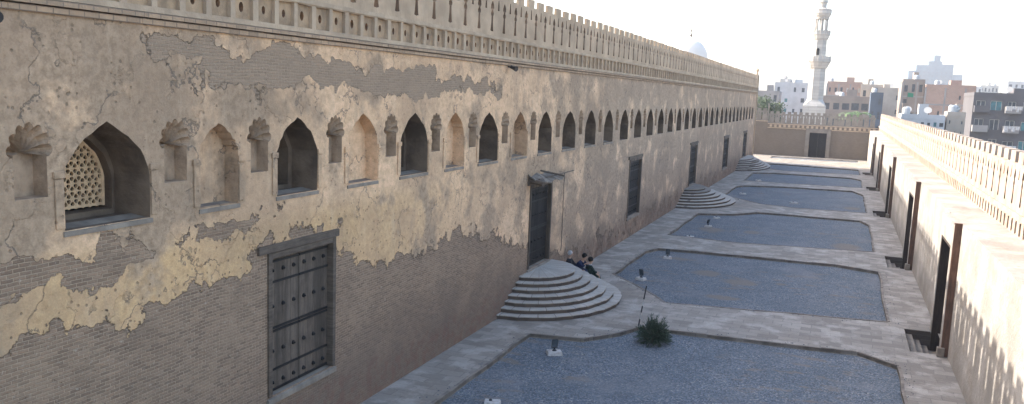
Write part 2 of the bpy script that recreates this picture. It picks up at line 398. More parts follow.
for l in GR: m.wallring(l, lambda a, b: (a, b, 0), lambda a, b: (a, b, -.16))
tag(m.build('paving', 'paving'), kind='structure')
m = MB()
for i, l in enumerate(GR): m.poly(l, [], lambda a, b: (a, b, -.13))
tag(m.build('gravel', 'gravel'), 'slate blue gravel laid in seven rectangular beds between stone paths', 'gravel', kind='stuff')
# real pebbles scattered over the nearest bed so that it has relief
def kerbs():
    m = MB()
    for l in GR[:6]:
        n = len(l)
        for i in range(n):
            a, b = Vector(l[i]), Vector(l[(i+1) % n]); d = (b-a).normalized(); nn = Vector((-d.y, d.x))
            cen = Vector((sum(p[0] for p in l)/n, sum(p[1] for p in l)/n))
            if (cen-a).dot(nn) > 0: nn = -nn
            p = [a+d*.008, b-d*.008, b-d*.008+nn*.10, a+d*.008+nn*.10]; h = .010+rnd.uniform(0, .02)
            m.add([(q.x, q.y, -.1) for q in p]+[(q.x, q.y, h) for q in p], [(0, 1, 2, 3), (4, 5, 6, 7), (0, 1, 5, 4), (1, 2, 6, 5), (2, 3, 7, 6), (3, 0, 4, 7)])
    tag(m.build('kerb', 'kerb'), kind='structure')
kerbs()
m = MB(); m.add([(-3000, -3000, -1.2), (3000, -3000, -1.2), (3000, 4000, -1.2), (-3000, 4000, -1.2)], [(0, 1, 2, 3)])
tag(m.build('ground', 'sand'), kind='structure')

# ================================================================== LEFT: mosque wall
wall = empty('mosque_wall', (XL, 60, 0))
tag(wall, 'long tall mosque wall of flaking plaster over brick, pierced by a row of pointed windows', 'wall')
def PL(o):                     # parent keeping world coordinates
    o.parent = wall; o.matrix_parent_inverse = Matrix.Translation(-wall.location); return o
WC = [11.56, 14.41, 17.14, 20.10, 23.04, 25.90, 28.80, 31.99, 35.14, 38.62]+[42.25+3.6*i for i in range(24)]
WW = [1.88, 1.16, 1.60, 1.49, 1.74, 1.41, 1.79, 1.69, 1.80, 2.04]+[1.95]*24
WD = [1.15, .34, 1.6, .36, 1.6, .38, 1.6, .5, 1.4, 1.4]+[1.3]*24
WT = [7.80, 7.74, 7.80, 7.86, 7.84, 7.84, 7.82, 7.80]+[7.80]*26
NC = [10.02]+[(WC[i]+WC[i+1])/2 for i in range(33)]+[126.8]
NC[1] = 13.18; NC[2] = 15.72; NC[3] = 18.74; NC[4] = 21.6; NC[5] = 24.48
SILL, LO, HI, TOPZ = 6.07, 5.6, 8.5, 9.52
def arch(yc, wd, zs, top, spring=None, n=9):
    hw = wd/2; sp = spring if spring else top-min(.95, hw*1.02); h = top-sp
    pts = [(yc-hw, zs), (yc+hw, zs)]
    us = [1-(i/n) for i in range(n+1)]
    f = lambda u: sp+h*(.62*math.sqrt(max(0, 1-u*u))+.38*(1-u))
    r = random.Random(int(yc*100)); j = lambda: r.uniform(-.026, .026)
    pts += [(yc+hw*math.sin(u*math.pi/2)+j(), f(math.sin(u*math.pi/2))+j()) for u in us]
    pts += [(yc-hw*math.sin(u*math.pi/2)+j(), f(math.sin(u*math.pi/2))+j()) for u in us[::-1][1:]]
    return pts
def shell(yc, zs=7.36, hw=.30, zb=6.66, Rr=.46, lobes=7):
    pts = [(yc-hw, zb), (yc+hw, zb), (yc+hw, zs-.06)]
    N = lobes*5
    for i in range(N+1):
        t = i/N; th = R(-8)+R(196)*t; rr = Rr*(.84+.16*abs(math.sin(math.pi*lobes*t)))
        pts.append((yc+rr*math.cos(th)*.92, zs+rr*math.sin(th)*1.05))
    pts.append((yc-hw, zs-.06))
    return pts
F = lambda a, b: (XL, a, b)
def at(d): return lambda a, b: (XL-d, a, b)
DOORS = [(15.98, 18.75, 1.50, 4.82), (33.50, 36.35, 1.33, 4.82), (51.35, 54.70, 1.27, 4.80), (73.9, 77.5, 1.22, 4.70), (96.0, 100.0, 1.15, 4.50), (115.8, 119.8, 1.22, 4.45)]
m = MB()
# jittered rectangle grid keeps the long wall plane slightly uneven
def cells(y0, y1, z0, z1):
    m.poly([(y0, z0), (y1, z0), (y1, z1), (y0, z1)], [], F)
holes_mid = []
for yc, wd, tp in zip(WC, WW, WT): holes_mid.append((yc-wd/2-.05, yc+wd/2+.05, arch(yc, wd, SILL, tp)))
for yc in NC:
    holes_mid.append((yc-.5, yc+.5, shell(yc, 7.36, .30 if yc < 60 else .26, Rr=.46 if yc < 60 else .40)))
holes_mid.sort(key=lambda t: t[0])
cur = -14.0
for a, b, loop in holes_mid:
    a = max(a, cur)
    if a > cur: cells(cur, a, LO, HI)
    lo = min(p[0] for p in loop); hi = max(p[0] for p in loop)
    a2, b2 = min(a, lo-.003), max(b, hi+.003)
    m.poly([(a, LO), (b, LO), (b, HI), (a, HI)], [loop], F); cur = b
cells(cur, YE, LO, HI); cells(-14, YE, HI, TOPZ)
cur = -14.0
for a, b, zb, zt in DOORS:
    cells(cur, a, 0, LO); m.poly([(a, 0), (b, 0), (b, zb), (a, zb)], [], F); m.poly([(a, zt), (b, zt), (b, LO), (a, LO)], [], F); cur = b
cells(cur, YE, 0, LO)
# end return, back face, body above
m.add([(XL, YE, 0), (XL-14, YE, 0), (XL-14, YE, TOPZ+.9), (XL, YE, TOPZ+.9)], [(0, 1, 2, 3)])
m.add([(XL-.25, YE, TOPZ-.1), (XL-.25, -14, TOPZ-.1), (XL-.25, -14, TOPZ+.9), (XL-.25, YE, TOPZ+.9)], [(0, 1, 2, 3)])
wf = PL(m.build('wall_face', 'wall'))
m = MB(); m.add([(XL-.5, -14, 10.2), (XL-.5, YE-.5, 10.2), (XL-14, YE-.5, 10.2), (XL-14, -14, 10.2)], [(0, 1, 2, 3)])
m.add([(XL-14, -14, 0), (XL-14, YE, 0), (XL-14, YE, 10.2), (XL-14, -14, 10.2)], [(0, 1, 2, 3)])
m.add([(XL-2.4, -14, 0), (XL-2.4, YE, 0), (XL-2.4, YE, 10.0), (XL-2.4, -14, 10.0)], [(0, 1, 2, 3)])
m.add([(XL, -14, 0), (XL-14, -14, 0), (XL-14, -14, 10.2), (XL, -14, 10.2)], [(0, 1, 2, 3)])
PL(m.build('roof', 'sand'))  # unseen roof and back planes, extended behind the wall to block light

# recessed windows
def lattice(yc, wd, zs, top, xd, parent):
    """pierced stucco grille: star lattice of bars clipped to the arch"""
    hw = wd/2; m = MB(); t = .020; dp = .05
    sp = top-min(.95, hw*1.02)
    def inside(y, z):
        if z < zs+.02 or abs(y-yc) > hw: return False
        if z < sp: return True
        u = abs(y-yc)/hw; return z < sp+(top-sp)*(.62*math.sqrt(max(0, 1-u*u))+.38*(1-u))
    P = .135
    dirs = [(1, 0), (.5, .866), (-.5, .866)]
    segs = []
    def bar(p, q):
        L = math.dist(p, q); n = max(2, int(L/.05)); run = None
        for i in range(n+1):
            s = (p[0]+(q[0]-p[0])*i/n, p[1]+(q[1]-p[1])*i/n); ok = inside(*s)
            if ok and run is None: run = s
            if (not ok or i == n) and run is not None:
                if math.dist(run, s) > .03: segs.append((run, s))
                run = None
    for dx, dz in dirs:
        nx, nz = -dz, dx
        for k in range(-20, 21):
            cx, cz = yc+nx*k*P, (zs+top)/2+nz*k*P
            bar((cx-dx*2, cz-dz*2), (cx+dx*2, cz+dz*2))
    for i in range(-12, 13):
        for j in range(-14, 15):
            cx = yc+P*1.1547*(i+.5*(j % 2)); cz = (zs+top)/2+P*j
            if inside(cx, cz):
                for q in range(6):
                    a, b = q*math.pi/3+.52, (q+1)*math.pi/3+.52
                    segs.append(((cx+.044*math.cos(a), cz+.044*math.sin(a)), (cx+.044*math.cos(b), cz+.044*math.sin(b))))
    for (a, b), (c, d) in segs:
        L = math.hypot(c-a, d-b); 
        if L < 1e-4: continue
        ux, uz = (c-a)/L*.5*t*0, 0; px, pz = -(d-b)/L*t/2, (c-a)/L*t/2; w = rnd.uniform(0, .004)
        vs = [(xd+e, a+sx*px, b+sx*pz) for e in (0, dp-w) for sx in (-1, 1)]+[(xd+e, c+sx*px, d+sx*pz) for e in (0, dp-w) for sx in (-1, 1)]
        m.add(vs, [(0, 1, 3, 2), (4, 6, 7, 5), (0, 2, 6, 4), (1, 5, 7, 3), (2, 3, 7, 6), (0, 4, 5, 1)])
    # rim
    o1 = arch(yc, wd, zs, top); 
    o2 = [(yc+(a-yc)*.93, zs+(b-zs)*.955+.03) for a, b in o1]
    m.slab(o1, [o2], lambda a, b: (xd, a, b), lambda a, b: (xd+dp+.006, a, b))
    g = m.build('grille', 'grille', parent); return g
for i, (yc, wd, dp, tp) in enumerate(zip(WC, WW, WD, WT)):
    l = arch(yc, wd, SILL, tp); m = MB()
    if i in (0, 2, 4, 6, 8) or i > 8:
        # stepped reveal: an inner, smaller arch behind a rebate
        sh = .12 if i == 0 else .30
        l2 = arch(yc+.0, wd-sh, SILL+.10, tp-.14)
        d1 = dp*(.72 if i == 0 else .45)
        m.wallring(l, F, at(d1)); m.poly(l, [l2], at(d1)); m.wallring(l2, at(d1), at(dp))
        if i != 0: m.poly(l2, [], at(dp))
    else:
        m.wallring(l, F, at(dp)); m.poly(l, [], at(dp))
    o = PL(m.build('window', 'soot_shade' if i in (0, 2, 4, 6) or i > 7 else 'wall'))  # deep windows take a sooty tone that also paints in recess shade
    tag(o, ['deep arched window with a cream pierced grille', 'shallow blind arch of pinkish plaster', 'deep dark arched window', 'shallow blind arch'][0 if i == 0 else 2 if i in (2, 4, 6) or i > 7 else 1])
    if i == 0:
        g = lattice(yc, wd-.13, SILL+.16, tp-.15, XL-dp+.10, o)
        g.matrix_parent_inverse = Matrix.Identity(4)
        mm = MB(); mm.poly([(yc-1.1, 5.9), (yc+1.1, 5.9), (yc+1.1, 8), (yc-1.1, 8)], [], at(dp+.25))
        b = mm.build('backing', 'dark', o)
    elif i in (2, 4, 6, 8) or i > 8:
        pass
    if i < 12:
        # brick sill, a little proud, sloping top
        mm = MB(); a, b = yc-wd/2-.04, yc+wd/2+.04
        mm.add([(XL+.03, a, SILL-.02), (XL+.03, b, SILL-.02), (XL-.45, b, SILL+.035), (XL-.45, a, SILL+.035), (XL+.03, a, SILL-.10), (XL+.03, b, SILL-.10), (XL-.02, b, SILL-.10), (XL-.02, a, SILL-.10)],
               [(0, 1, 2, 3), (0, 1, 5, 4), (4, 5, 6, 7), (0, 4, 7, 3), (1, 5, 6, 2)])
        mm.build('sill', 'stone', o)
# little engaged columns beside the nearest openings (square plaster jamb blocks)
for i in range(0, 8):
    for sgn in (-1, 1):
        yc, wd = WC[i], WW[i]; y = yc+sgn*(wd/2+.10); mm = MB()
        mm.box(XL+.002, y-.085, SILL+.04, XL+.035, y+.085, SILL+.85+rnd.uniform(-.05, .05))
        mm.box(XL+.003, y-.11, SILL+.86, XL+.05, y+.11, SILL+.98)
        PL(mm.build('jamb_block', 'wall', bevel=.012))
# shell-headed niches
for yc in NC:
    near = yc < 60
    hw = .30 if near else .26; Rr = .46 if near else .40; l = shell(yc, 7.36, hw, Rr=Rr); m = MB()
    body = [(yc-hw, 6.66), (yc+hw, 6.66), (yc+hw, 7.36), (yc-hw, 7.36)]; D = .30
    m.add([(XL, yc-hw, 6.66), (XL, yc+hw, 6.66), (XL, yc+hw, 7.33), (XL, yc-hw, 7.33), (XL-D, yc-hw, 6.66), (XL-D, yc+hw, 6.66), (XL-D, yc+hw, 7.38), (XL-D, yc-hw, 7.38)],
          [(0, 1, 5, 4), (1, 2, 6, 5), (0, 4, 7, 3), (4, 5, 6, 7)])
    lob = 7; N = lob*5 if near else lob*2; K = 5; vs = []; fs = []
    for i in range(N+1):
        t = i/N; th = R(-8)+R(196)*t; flu = abs(math.sin(math.pi*lob*t)); Ro = Rr*(.84+.16*flu)
        for k in range(K+1):
            q = k/K; rr = Ro*q
            dep = D*(math.sqrt(max(0, 1-q**2.2)))*(.55+.45*flu) if k < K else 0
            if k == 0: dep = D
            vs.append((XL-dep, yc+rr*math.cos(th)*.92, 7.36+rr*math.sin(th)*1.05))
    for i in range(N):
        for k in range(K): a = i*(K+1)+k; fs.append((a, a+1, a+K+2, a+K+1))
    m.add(vs, fs)
    tag(PL(m.build('niche', 'nichep')), 'small niche with a scalloped shell head')

# string course, frieze, cresting
m = MB()
segs = []; y = -14
while y < YE:
    y2 = min(YE, y+rnd.uniform(1.5, 4)); j = rnd.uniform(-.008, .008)
    m.box(XL-.1, y, TOPZ-.02, XL+.055+j, y2-.004, TOPZ+.075+j); m.box(XL-.1, y, TOPZ+.10, XL+.10+j, y2-.004, TOPZ+.185); y = y2
PL(m.build('string_course', 'brickband'))
m = MB(); m.box(XL-.1, -14, 9.715, XL+.07, YE, 9.80); m.box(XL-.1, -14, 10.355, XL+.09, YE, 10.45)
PL(m.build('frieze_band', 'frieze'))
def panels(xf, sgn, y0, y1, pitch, z0, z1, pw, pz0, pz1, rec, hr, mat, holemat, depth=.16, slot=False):
    """row of sunk square panels with a round socket (or plain slots); sgn=+1 faces +x"""
    m = MB(); h = MB(); A = lambda d: (lambda a, b: (xf-sgn*d, a, b)); n = int((y1-y0)/pitch)
    for i in range(n):
        c = y0+pitch*(i+.5); jj = rnd.uniform(-.016, .016)
        q = [(c-pw/2+jj, pz0), (c+pw/2+jj, pz0), (c+pw/2+jj, pz1+jj), (c-pw/2+jj, pz1-jj)]
        m.poly([(c-pitch/2, z0), (c+pitch/2, z0), (c+pitch/2, z1), (c-pitch/2, z1)], [q], A(0))
        m.wallring(q, A(0), A(rec))
        if slot: m.poly(q, [], A(rec)); continue
        zc = (pz0+pz1)/2+rnd.uniform(-.015, .015); rr = hr*rnd.uniform(.85, 1.2)
        k = 10 if i < 90 else 6
        ci = [(c+jj+rr*.8*math.cos(2*math.pi*t/k), zc+rr*1.15*math.sin(2*math.pi*t/k)) for t in range(k)]
        nb = len(m.f); m.poly(q, [ci], A(rec)); m.back = getattr(m, 'back', [])+list(range(nb, len(m.f))); h.wallring(ci, A(rec), A(rec+.10)); h.poly(ci, [], A(rec+.10))
    return m, h
y0f = 17.33-.36-.72*15
m, h = panels(XL+.06, 1, y0f, YE, .72, 9.795, 10.36, .57, 9.82, 10.33, .085, .082, 'frieze', 'hole')
fo = PL(m.build('frieze', 'frieze')); fo.data.materials.append(MAT['panelb'])
for i_ in m.back: fo.data.polygons[i_].material_index = 1
ho = h.build('socket', 'hole', fo); ho['label'] = 'row of round earth-brown sockets'; ho['kind'] = 'stuff'

def merlon_mesh(name, xa, xb, hp, z0, zs0, z_sh, z_top, th, mat, sl=1.0, wear=0.0, thin=None):
    """one openwork figure: half slots cut in both edges, a wedge in the middle, a square head"""
    H = z_sh-z0; f = lambda t: z0+H*t
    r = random.Random(int(wear*1000)); j = lambda a=.012: r.uniform(-a, a)
    e = hp-.0015
    rs = [(e, f(.11)), (e-.135*sl/1.8, f(.125)+j()), (e-.11*sl/1.8, f(.20)+j()), (e-.080, f(.34)+j()), (e-.072, f(.49)),
          (e-.12*sl/1.8, f(.53)+j()), (e-.13*sl/1.8, f(.57)+j()), (e-.074, f(.62)), (e-.074, f(.65)),
          (e-.15*sl/1.8, f(.70)+j()), (e-.13*sl/1.8, f(.77)+j()), (e-.04, f(.86)), (e, f(.88))]
    right = [(e, z0)]+rs+[(e, z_sh+j())]
    left = [(-a, b+j(.006)) for a, b in right[::-1]]
    outer = right+left
    wedge = [(-.045*sl, f(.66)), (.045*sl, f(.66)), (.03*sl, f(.80)), (.015*sl, f(.93)), (-.015*sl, f(.93)), (-.03*sl, f(.80))]
    put = [(-.07*sl, f(.215)), (.07*sl, f(.215)), (.07*sl, f(.262)), (-.07*sl, f(.262))]
    m = MB(); m.poly(outer, [wedge], lambda a, b: (xa, a, b)); m.poly(outer, [wedge], lambda a, b: (xb, a, b)); nf = len(m.f)
    for l in (outer, wedge): m.wallring(l, lambda a, b: (xa, a, b), lambda a, b: (xb, a, b))
    m.slot = (nf, len(m.f), z_sh)
    t0 = xa if thin is None else xb-thin if xb > xa else xb
    w0 = hp*.60; m.box(t0, -w0+j(.02), z_sh-.02, xb-.004, w0+j(.02), z_top+j(.02))
    return m
def shade_slots(o, m):
    o.data.materials.append(MAT['soot_shade'])  # slot faces painted darker to stand in for their shade
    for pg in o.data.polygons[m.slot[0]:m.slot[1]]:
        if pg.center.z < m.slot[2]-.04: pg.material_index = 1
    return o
variants = []
for v in range(4):
    m = merlon_mesh('merlon', -.26, 0, .5775, 10.45, 0, 11.80, 12.09, .3, 'crest', 1.75, wear=.1+v, thin=.10)
    variants.append(PL(shade_slots(m.build('merlon', 'crest'), m)))
SL0 = 28.75-.5775-1.155*11          # centre of the first of the hundred merlons in view
for i in range(98):
    y = SL0+1.155*i
    if y+.55 > YE: break
    if i < 4: o = variants[i]
    else:
        o = rnd.choice(variants).copy(); COL.objects.link(o)
    o.parent = wall; o.matrix_parent_inverse = Matrix.Identity(4); o.location = (0, y-wall.location.y, 0)
    lastm = y
m = MB(); y = SL0-1.155
while y > -14:
    s = merlon_mesh('x', XL-.26, XL, .5775, 10.45, 0, 11.80, 12.09, .3, 'crest', 1.75, wear=y+40, thin=.10)
    m.add([(a, b+y, c) for a, b, c in s.v], s.f); y -= 1.155
o = PL(m.build('cresting', 'crest')); o['kind'] = 'stuff'
m = MB(); m.box(XL-.32, lastm+.60, 10.45, XL+.02, YE+.02, 12.1)
m.tube((XL-.12, YE-.25, 12.1), (XL-.12, YE-.25, 12.55), .16, .12); m.lathe(XL-.12, YE-.25, [(.05, 12.5), (.2, 12.65), (.22, 12.8), (.12, 12.98), (.02, 13.1)], 10)
PL(m.build('corner_finial', 'crest'))
m = MB(); m.box(XL-.02, YE-.02, 0, XL+.14, YE+.28, 12.1); PL(m.build('corner_pilaster', 'frieze'))

# doors of the mosque wall
def studded_door(y0, y1, z0, z1, style):
    fr = MB(); X = XL; t = .13
    big = y0 < 30
    pro = .05
    fr.box(X-.30, y0, z0, X+pro, y0+t, z1); fr.box(X-.30, y1-t, z0, X+pro, y1, z1); fr.box(X-.30, y0+t+.002, z1-t, X+pro-.004, y1-t-.002, z1)
    d = PL(fr.build('door', 'frame' if style == 'grey' else 'door', bevel=.008 if big else 0))
    # reveal of masonry behind the frame
    if z0 < 3:
        lf = MB(); a, b = y0+t, y1-t; mid = (a+b)/2; xb = X-.13
        mat = 'door' if style == 'grey' else 'door_dark'
        for (p, q) in ((a+.004, mid-.006), (mid+.006, b-.004)):
            lm = MB(); nb = 4; wpl = (q-p)/nb
            for k in range(nb): lm.box(xb-.06, p+wpl*k+.003, z0+.02, xb+rnd.uniform(0, .006), p+wpl*(k+1)-.003, z1-t-.01)
            zz = lambda f: z0+(z1-t-z0)*f
            nf0 = len(lm.f)
            for f in (.02, .17, .455, .48, .815, .965):
                lm.box(xb, p+.01, zz(f)-.028, xb+.025, q-.01, zz(f)+.028)
            for f in (.075, .31, .64, .90):
                for k in range(3 if style == 'grey' else 3):
                    yy = p+(q-p)*(k+.5)/3; zc = zz(f)
                    lm.tube((xb+.002, yy, zc), (xb+.04, yy, zc), .055, .045, 10); lm.tube((xb+.04, yy, zc), (xb+.075, yy, zc), .032, .01, 8)
            o = lm.build('leaf', mat, d); o.data.materials.append(MAT['iron'])
            for pg in o.data.polygons[nf0:]: pg.material_index = 1
    lm = MB(); lm.box(X-.28, y0-.36, z1+.01, X+.07, y1+.12, z1+.19); o = lm.build('lintel', 'frame', d, bevel=.015 if big else 0)
    sm = MB(); sm.add([(X-.26, y0+.01, z0+.02), (X-.26, y1-.01, z0+.02), (X+.07, y1+.03, z0-.06), (X+.07, y0-.03, z0-.06),
                       (X-.26, y0+.01, z0-.18), (X-.26, y1-.01, z0-.18), (X+.07, y1+.03, z0-.17), (X+.07, y0-.03, z0-.17)],
                      [(0, 1, 2, 3), (4, 5, 6, 7), (0, 1, 5, 4), (1, 2, 6, 5), (2, 3, 7, 6), (3, 0, 4, 7)])
    sm.build('sill', 'stone', d)
    return d
labs = ['nearest closed door with grey studded leaves', 'dark studded door under a broken canopy', None, None, None, None]
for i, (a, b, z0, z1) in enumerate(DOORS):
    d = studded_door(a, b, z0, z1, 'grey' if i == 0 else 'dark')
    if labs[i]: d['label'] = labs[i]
# broken canopy above the second door
m = MB(); ys = [33.1+.38*i for i in range(9)]; N = 6; vs = []; fs = []
for i, y in enumerate(ys):
    for k in range(N):
        q = k/(N-1); vs.append((XL+.02+.62*q, y+rnd.uniform(-.05, .05), 5.22-.22*q+.07*math.sin(y*5+q*3)+rnd.uniform(-.03, .04)))
for i in range(len(ys)-1):
    for k in range(N-1): a = i*N+k; fs.append((a, a+1, a+N+1, a+N))
vs2 = [(a, b, c-.05) for a, b, c in vs]; n0 = len(vs)
m.add(vs+vs2, fs+[tuple(q+n0 for q in f[::-1]) for f in fs]+[(k*N+N-1, (k+1)*N+N-1, (k+1)*N+N-1+n0, k*N+N-1+n0) for k in range(len(ys)-1)]+[(k, k+1, k+1+n0, k+n0) for k in range(N-1)])
cp = PL(m.build('canopy', simple('bleached_board', (.26, .215, .17), (.11, .09, .075), 3, bump=.03))); cp['label'] = 'broken pale canopy of sagging boards'
m = MB(); m.tube((XL+.02, 33.3, 5.05), (XL+.7, 33.1, 4.95), .10, .10, 10); m.tube((XL+.4, 33.4, 5.1), (XL+.7, 37.3, 5.22), .025, .02, 6)
m.tube((XL+.05, 34.6, 5.35), (XL+.9, 35.2, 5.15), .04, .04, 6)
m.build('pole', 'frame', cp)
m = MB(); pts = [(XL+.03, 38.1+.03*math.sin(i*2.1), 5.0-3.6*i/14) for i in range(15)]
for a, b in zip(pts, pts[1:]): m.tube(a, b, .012, n=5)
PL(m.build('cable', 'black'))
# two small loudspeakers under the string course
def speaker(y, z, lab):
    m = MB(); m.tube((XL, y, z), (XL+.16, y, z-.02), .03, n=8); m.tube((XL+.12, y-.02, z), (XL+.18, y-.02, z-.02), .06, .07, 12)
    t = empty('loudspeaker', (XL, y, z)); tag(t, lab, 'loudspeaker')
    o = m.build('bracket', 'black', t); o.matrix_parent_inverse = Matrix.Translation((-XL, -y, -z))
    m = MB(); m.tube((XL+.16, y-.02, z-.02), (XL+.38, y-.12, z-.08), .05, .095, 14)
    o = m.build('horn', 'black', t); o.matrix_parent_inverse = Matrix.Translation((-XL, -y, -z))
speaker(30.44, 9.46, 'small black horn loudspeaker under the cornice, above the sixth pair of arches')
speaker(9.36, 9.42, 'black horn loudspeaker at the upper left corner, over the grilled window')

# semicircular stairs
def stairs(yc, ax, ay, dx, dy, nst, rise, lab, name='stairway'):
    root = empty(name, (XL, yc, 0)); tag(root, lab, 'steps', 'semicircular stairs at the mosque doors')
    for k in range(nst):
        z1 = rise*(nst-k); z0 = z1-rise; a, b = ax+dx*k, ay+dy*k; n = 44
        pts = [(a*math.sin(math.pi*i/n), -b*math.cos(math.pi*i/n)) for i in range(n+1)]
        rj = random.Random(k*7+int(yc)); pts = [(p*(1+rj.uniform(-.011, .011)), q*(1+rj.uniform(-.009, .009))) for p, q in pts]
        m = MB(); loop = pts
        # tread slab with a small nosing, over a recessed brick riser
        nose = .035
        lo = [(max(0, p*(1+nose/max(a, .1))), q*(1+nose/b)) for p, q in pts]
        zt = z1-.04
        m.poly(lo, [], lambda p, q: (p+.003, q, z1)); m.poly(lo, [], lambda p, q: (p+.003, q, zt)); m.wallring(lo, lambda p, q: (p+.003, q, z1), lambda p, q: (p+.003, q, zt))
        st = m.build('tread', 'step', root)
        m = MB(); m.wallring(loop, lambda p, q: (p+.003, q, zt+.001), lambda p, q: (p+.003, q, z0-.02))
        m.build('riser', 'riser', st)
stairs(34.65, 1.62, 2.05, .33, .385, 7, .1745, 'nearer semicircular stone stair under the canopied door, people seated on its far side')
stairs(74.6, 1.3, 2.55, .42, .60, 7, .165, 'middle semicircular stone stair halfway along the mosque wall')
stairs(118.0, 1.2, 5.2, .36, .60, 7, .17, 'farthest low semicircular stair near the end of the mosque wall')

# ================================================================== RIGHT: outer wall
rw = empty('enclosure_wall', (XR, 60, 0)); tag(rw, 'sunlit lime-rendered enclosure wall with a broad ledge and openwork cresting, on the right', 'wall')
def PR(o): o.parent = rw; o.matrix_parent_inverse = Matrix.Translation(-rw.location); return o
m = MB(); G = lambda a, b: (XR, a, b); cur = 12.0
LED = 4.68; XC = 5.42
for a, b in DOORS_R:
    m.poly([(cur, -1), (a, -1), (a, LED), (cur, LED)], [], G); cur = b
m.poly([(cur, -1), (147, -1), (147, LED), (cur, LED)], [], G)
# ledge, gently uneven
N = 90; vs = []; fs = []
for i in range(N+1):
    y = 12+135*i/N
    for k in range(4):
        vs.append((XR+(XC+.1-XR)*k/3, y, LED+(0 if k == 0 else noise.noise(Vector((y*.7, k*3, 0)))*.035)+.01*k))
for i in range(N):
    for k in range(3): a = i*4+k; fs.append((a, a+1, a+5, a+4))
m.add(vs, fs)
m.add([(XC+.4, 12, -1), (XC+.4, 147, -1), (XC+.4, 147, LED), (XC+.4, 12, LED)], [(0, 1, 2, 3)])
m.add([(XR, 12, -1), (XC+.4, 12, -1), (XC+.4, 12, LED), (XR, 12, LED)], [(0, 1, 2, 3)])
PR(m.build('wall_face', 'rwall'))
m, h = panels(XC, -1, 12, 147, .70, 4.70, 5.24, .27, 4.74, 5.16, .26, 0, None, None, slot=True)
PR(m.build('frieze', 'crest_sun'))
m = MB(); m.box(XC-.07, 12, 5.241, XC+.40, 147, 5.42); m.box(XC+.30, 12, 4.6, XC+.41, 147, 5.241); PR(m.build('string_course', 'crest_sun'))
vr = []
for v in range(4):
    m = merlon_mesh('merlon', 0, .36, .70, 5.42, 0, 6.92, 7.29, .36, 'crest', 1.8, wear=3.3+v*.7); vr.append(PR(shade_slots(m.build('merlon', 'crest_sun'), m)))
for i in range(88):
    o = vr[i] if i < 4 else rnd.choice(vr).copy()
    if i >= 4: COL.objects.link(o)
    o.parent = rw; o.matrix_parent_inverse = Matrix.Identity(4); o.location = (XC-XR, 21.9+1.4*i-60, 0)
    if 21.9+1.4*i > 145: break
# projecting door porches
for i, (a, b) in enumerate(DOORS_R):
    m = MB(); pro = XR-.24; oa, ob, zt = a+.50, b-.40, 3.85
    A = lambda p, q: (pro, p, q); B = lambda p, q: (XR+.75, p, q)
    loop = [(a, -.05), (oa, -.05), (oa, zt), (ob, zt), (ob, -.05), (b, -.05), (b, LED-.05), (a, LED-.05)]
    m.poly(loop, [], A); m.wallring(loop, A, B)
    m.add([(XR+.75, a, -1), (XR+.75, b, -1), (XR+.75, b, LED), (XR+.75, a, LED)], [(0, 1, 2, 3)])
    d = PR(m.build('porch', 'rwall'))
    j = MB(); j.box(pro+.008, a-.05, -.02, XR-.002, a-.002, LED-.01); j.box(pro-.01, a-.07, LED-.009, XR-.004, a+.05, LED+.03)
    j.build('side_shade_strip', 'brown', d)  # brown strip painting the shaded near side of the porch
    f = MB(); f.box(pro+.02, oa+.001, -.7, pro+.3, oa+.08, zt-.001); f.box(pro+.02, ob-.10, -.7, XR+.55, ob-.001, zt-.001); f.box(pro+.02, oa+.08, zt-.12, pro+.3, ob-.10, zt-.002)
    f.build('door_frame', 'jamb', d)
    f = MB(); f.box(XR+.6, oa+.05, -.7, XR+.66, ob-.05, zt-.1)
    for q in (.2, 1.2, 2.3, 3.3): f.box(XR+.56, oa+.1, q, XR+.6, ob-.1, q+.09)
    f.build('door', 'door_dark', d)
    # sunken well with treads going down to the threshold
    x0, x1, y0, y1 = 2.98, XR, a+.12, b-.35
    p = MB(); lv = [0, -.19, -.38, -.57, -.72]; xs = [x0, x0+.02, x0+.30, x0+.58, x0+.86, x1+.4]
    for k in range(1, 5):
        p.add([(xs[k], y0, lv[k]), (xs[k+1], y0, lv[k]), (xs[k+1], y1, lv[k]), (xs[k], y1, lv[k])], [(0, 1, 2, 3)])
        p.add([(xs[k], y0, lv[k-1]-.002), (xs[k], y1, lv[k-1]-.002), (xs[k], y1, lv[k]), (xs[k], y0, lv[k])], [(0, 1, 2, 3)])
    p.build('descending_steps', 'stone', d)
    p = MB()
    for yy in (y0, y1): p.add([(x0, yy, -.002), (x1+.3, yy, -.002), (x1+.3, yy, -.9), (x0, yy, -.9)], [(0, 1, 2, 3)])
    p.add([(x0, y0, -.001), (x0, y1, -.001), (x0, y1, -.9), (x0, y0, -.9)], [(0, 1, 2, 3)])
    p.build('well_lining', 'riser', d)
    s = MB(); s.box(pro-.12, a-.16, 0, pro+.12, a+.10, .32); s.build('corner_stone', 'stone', d, bevel=.02)

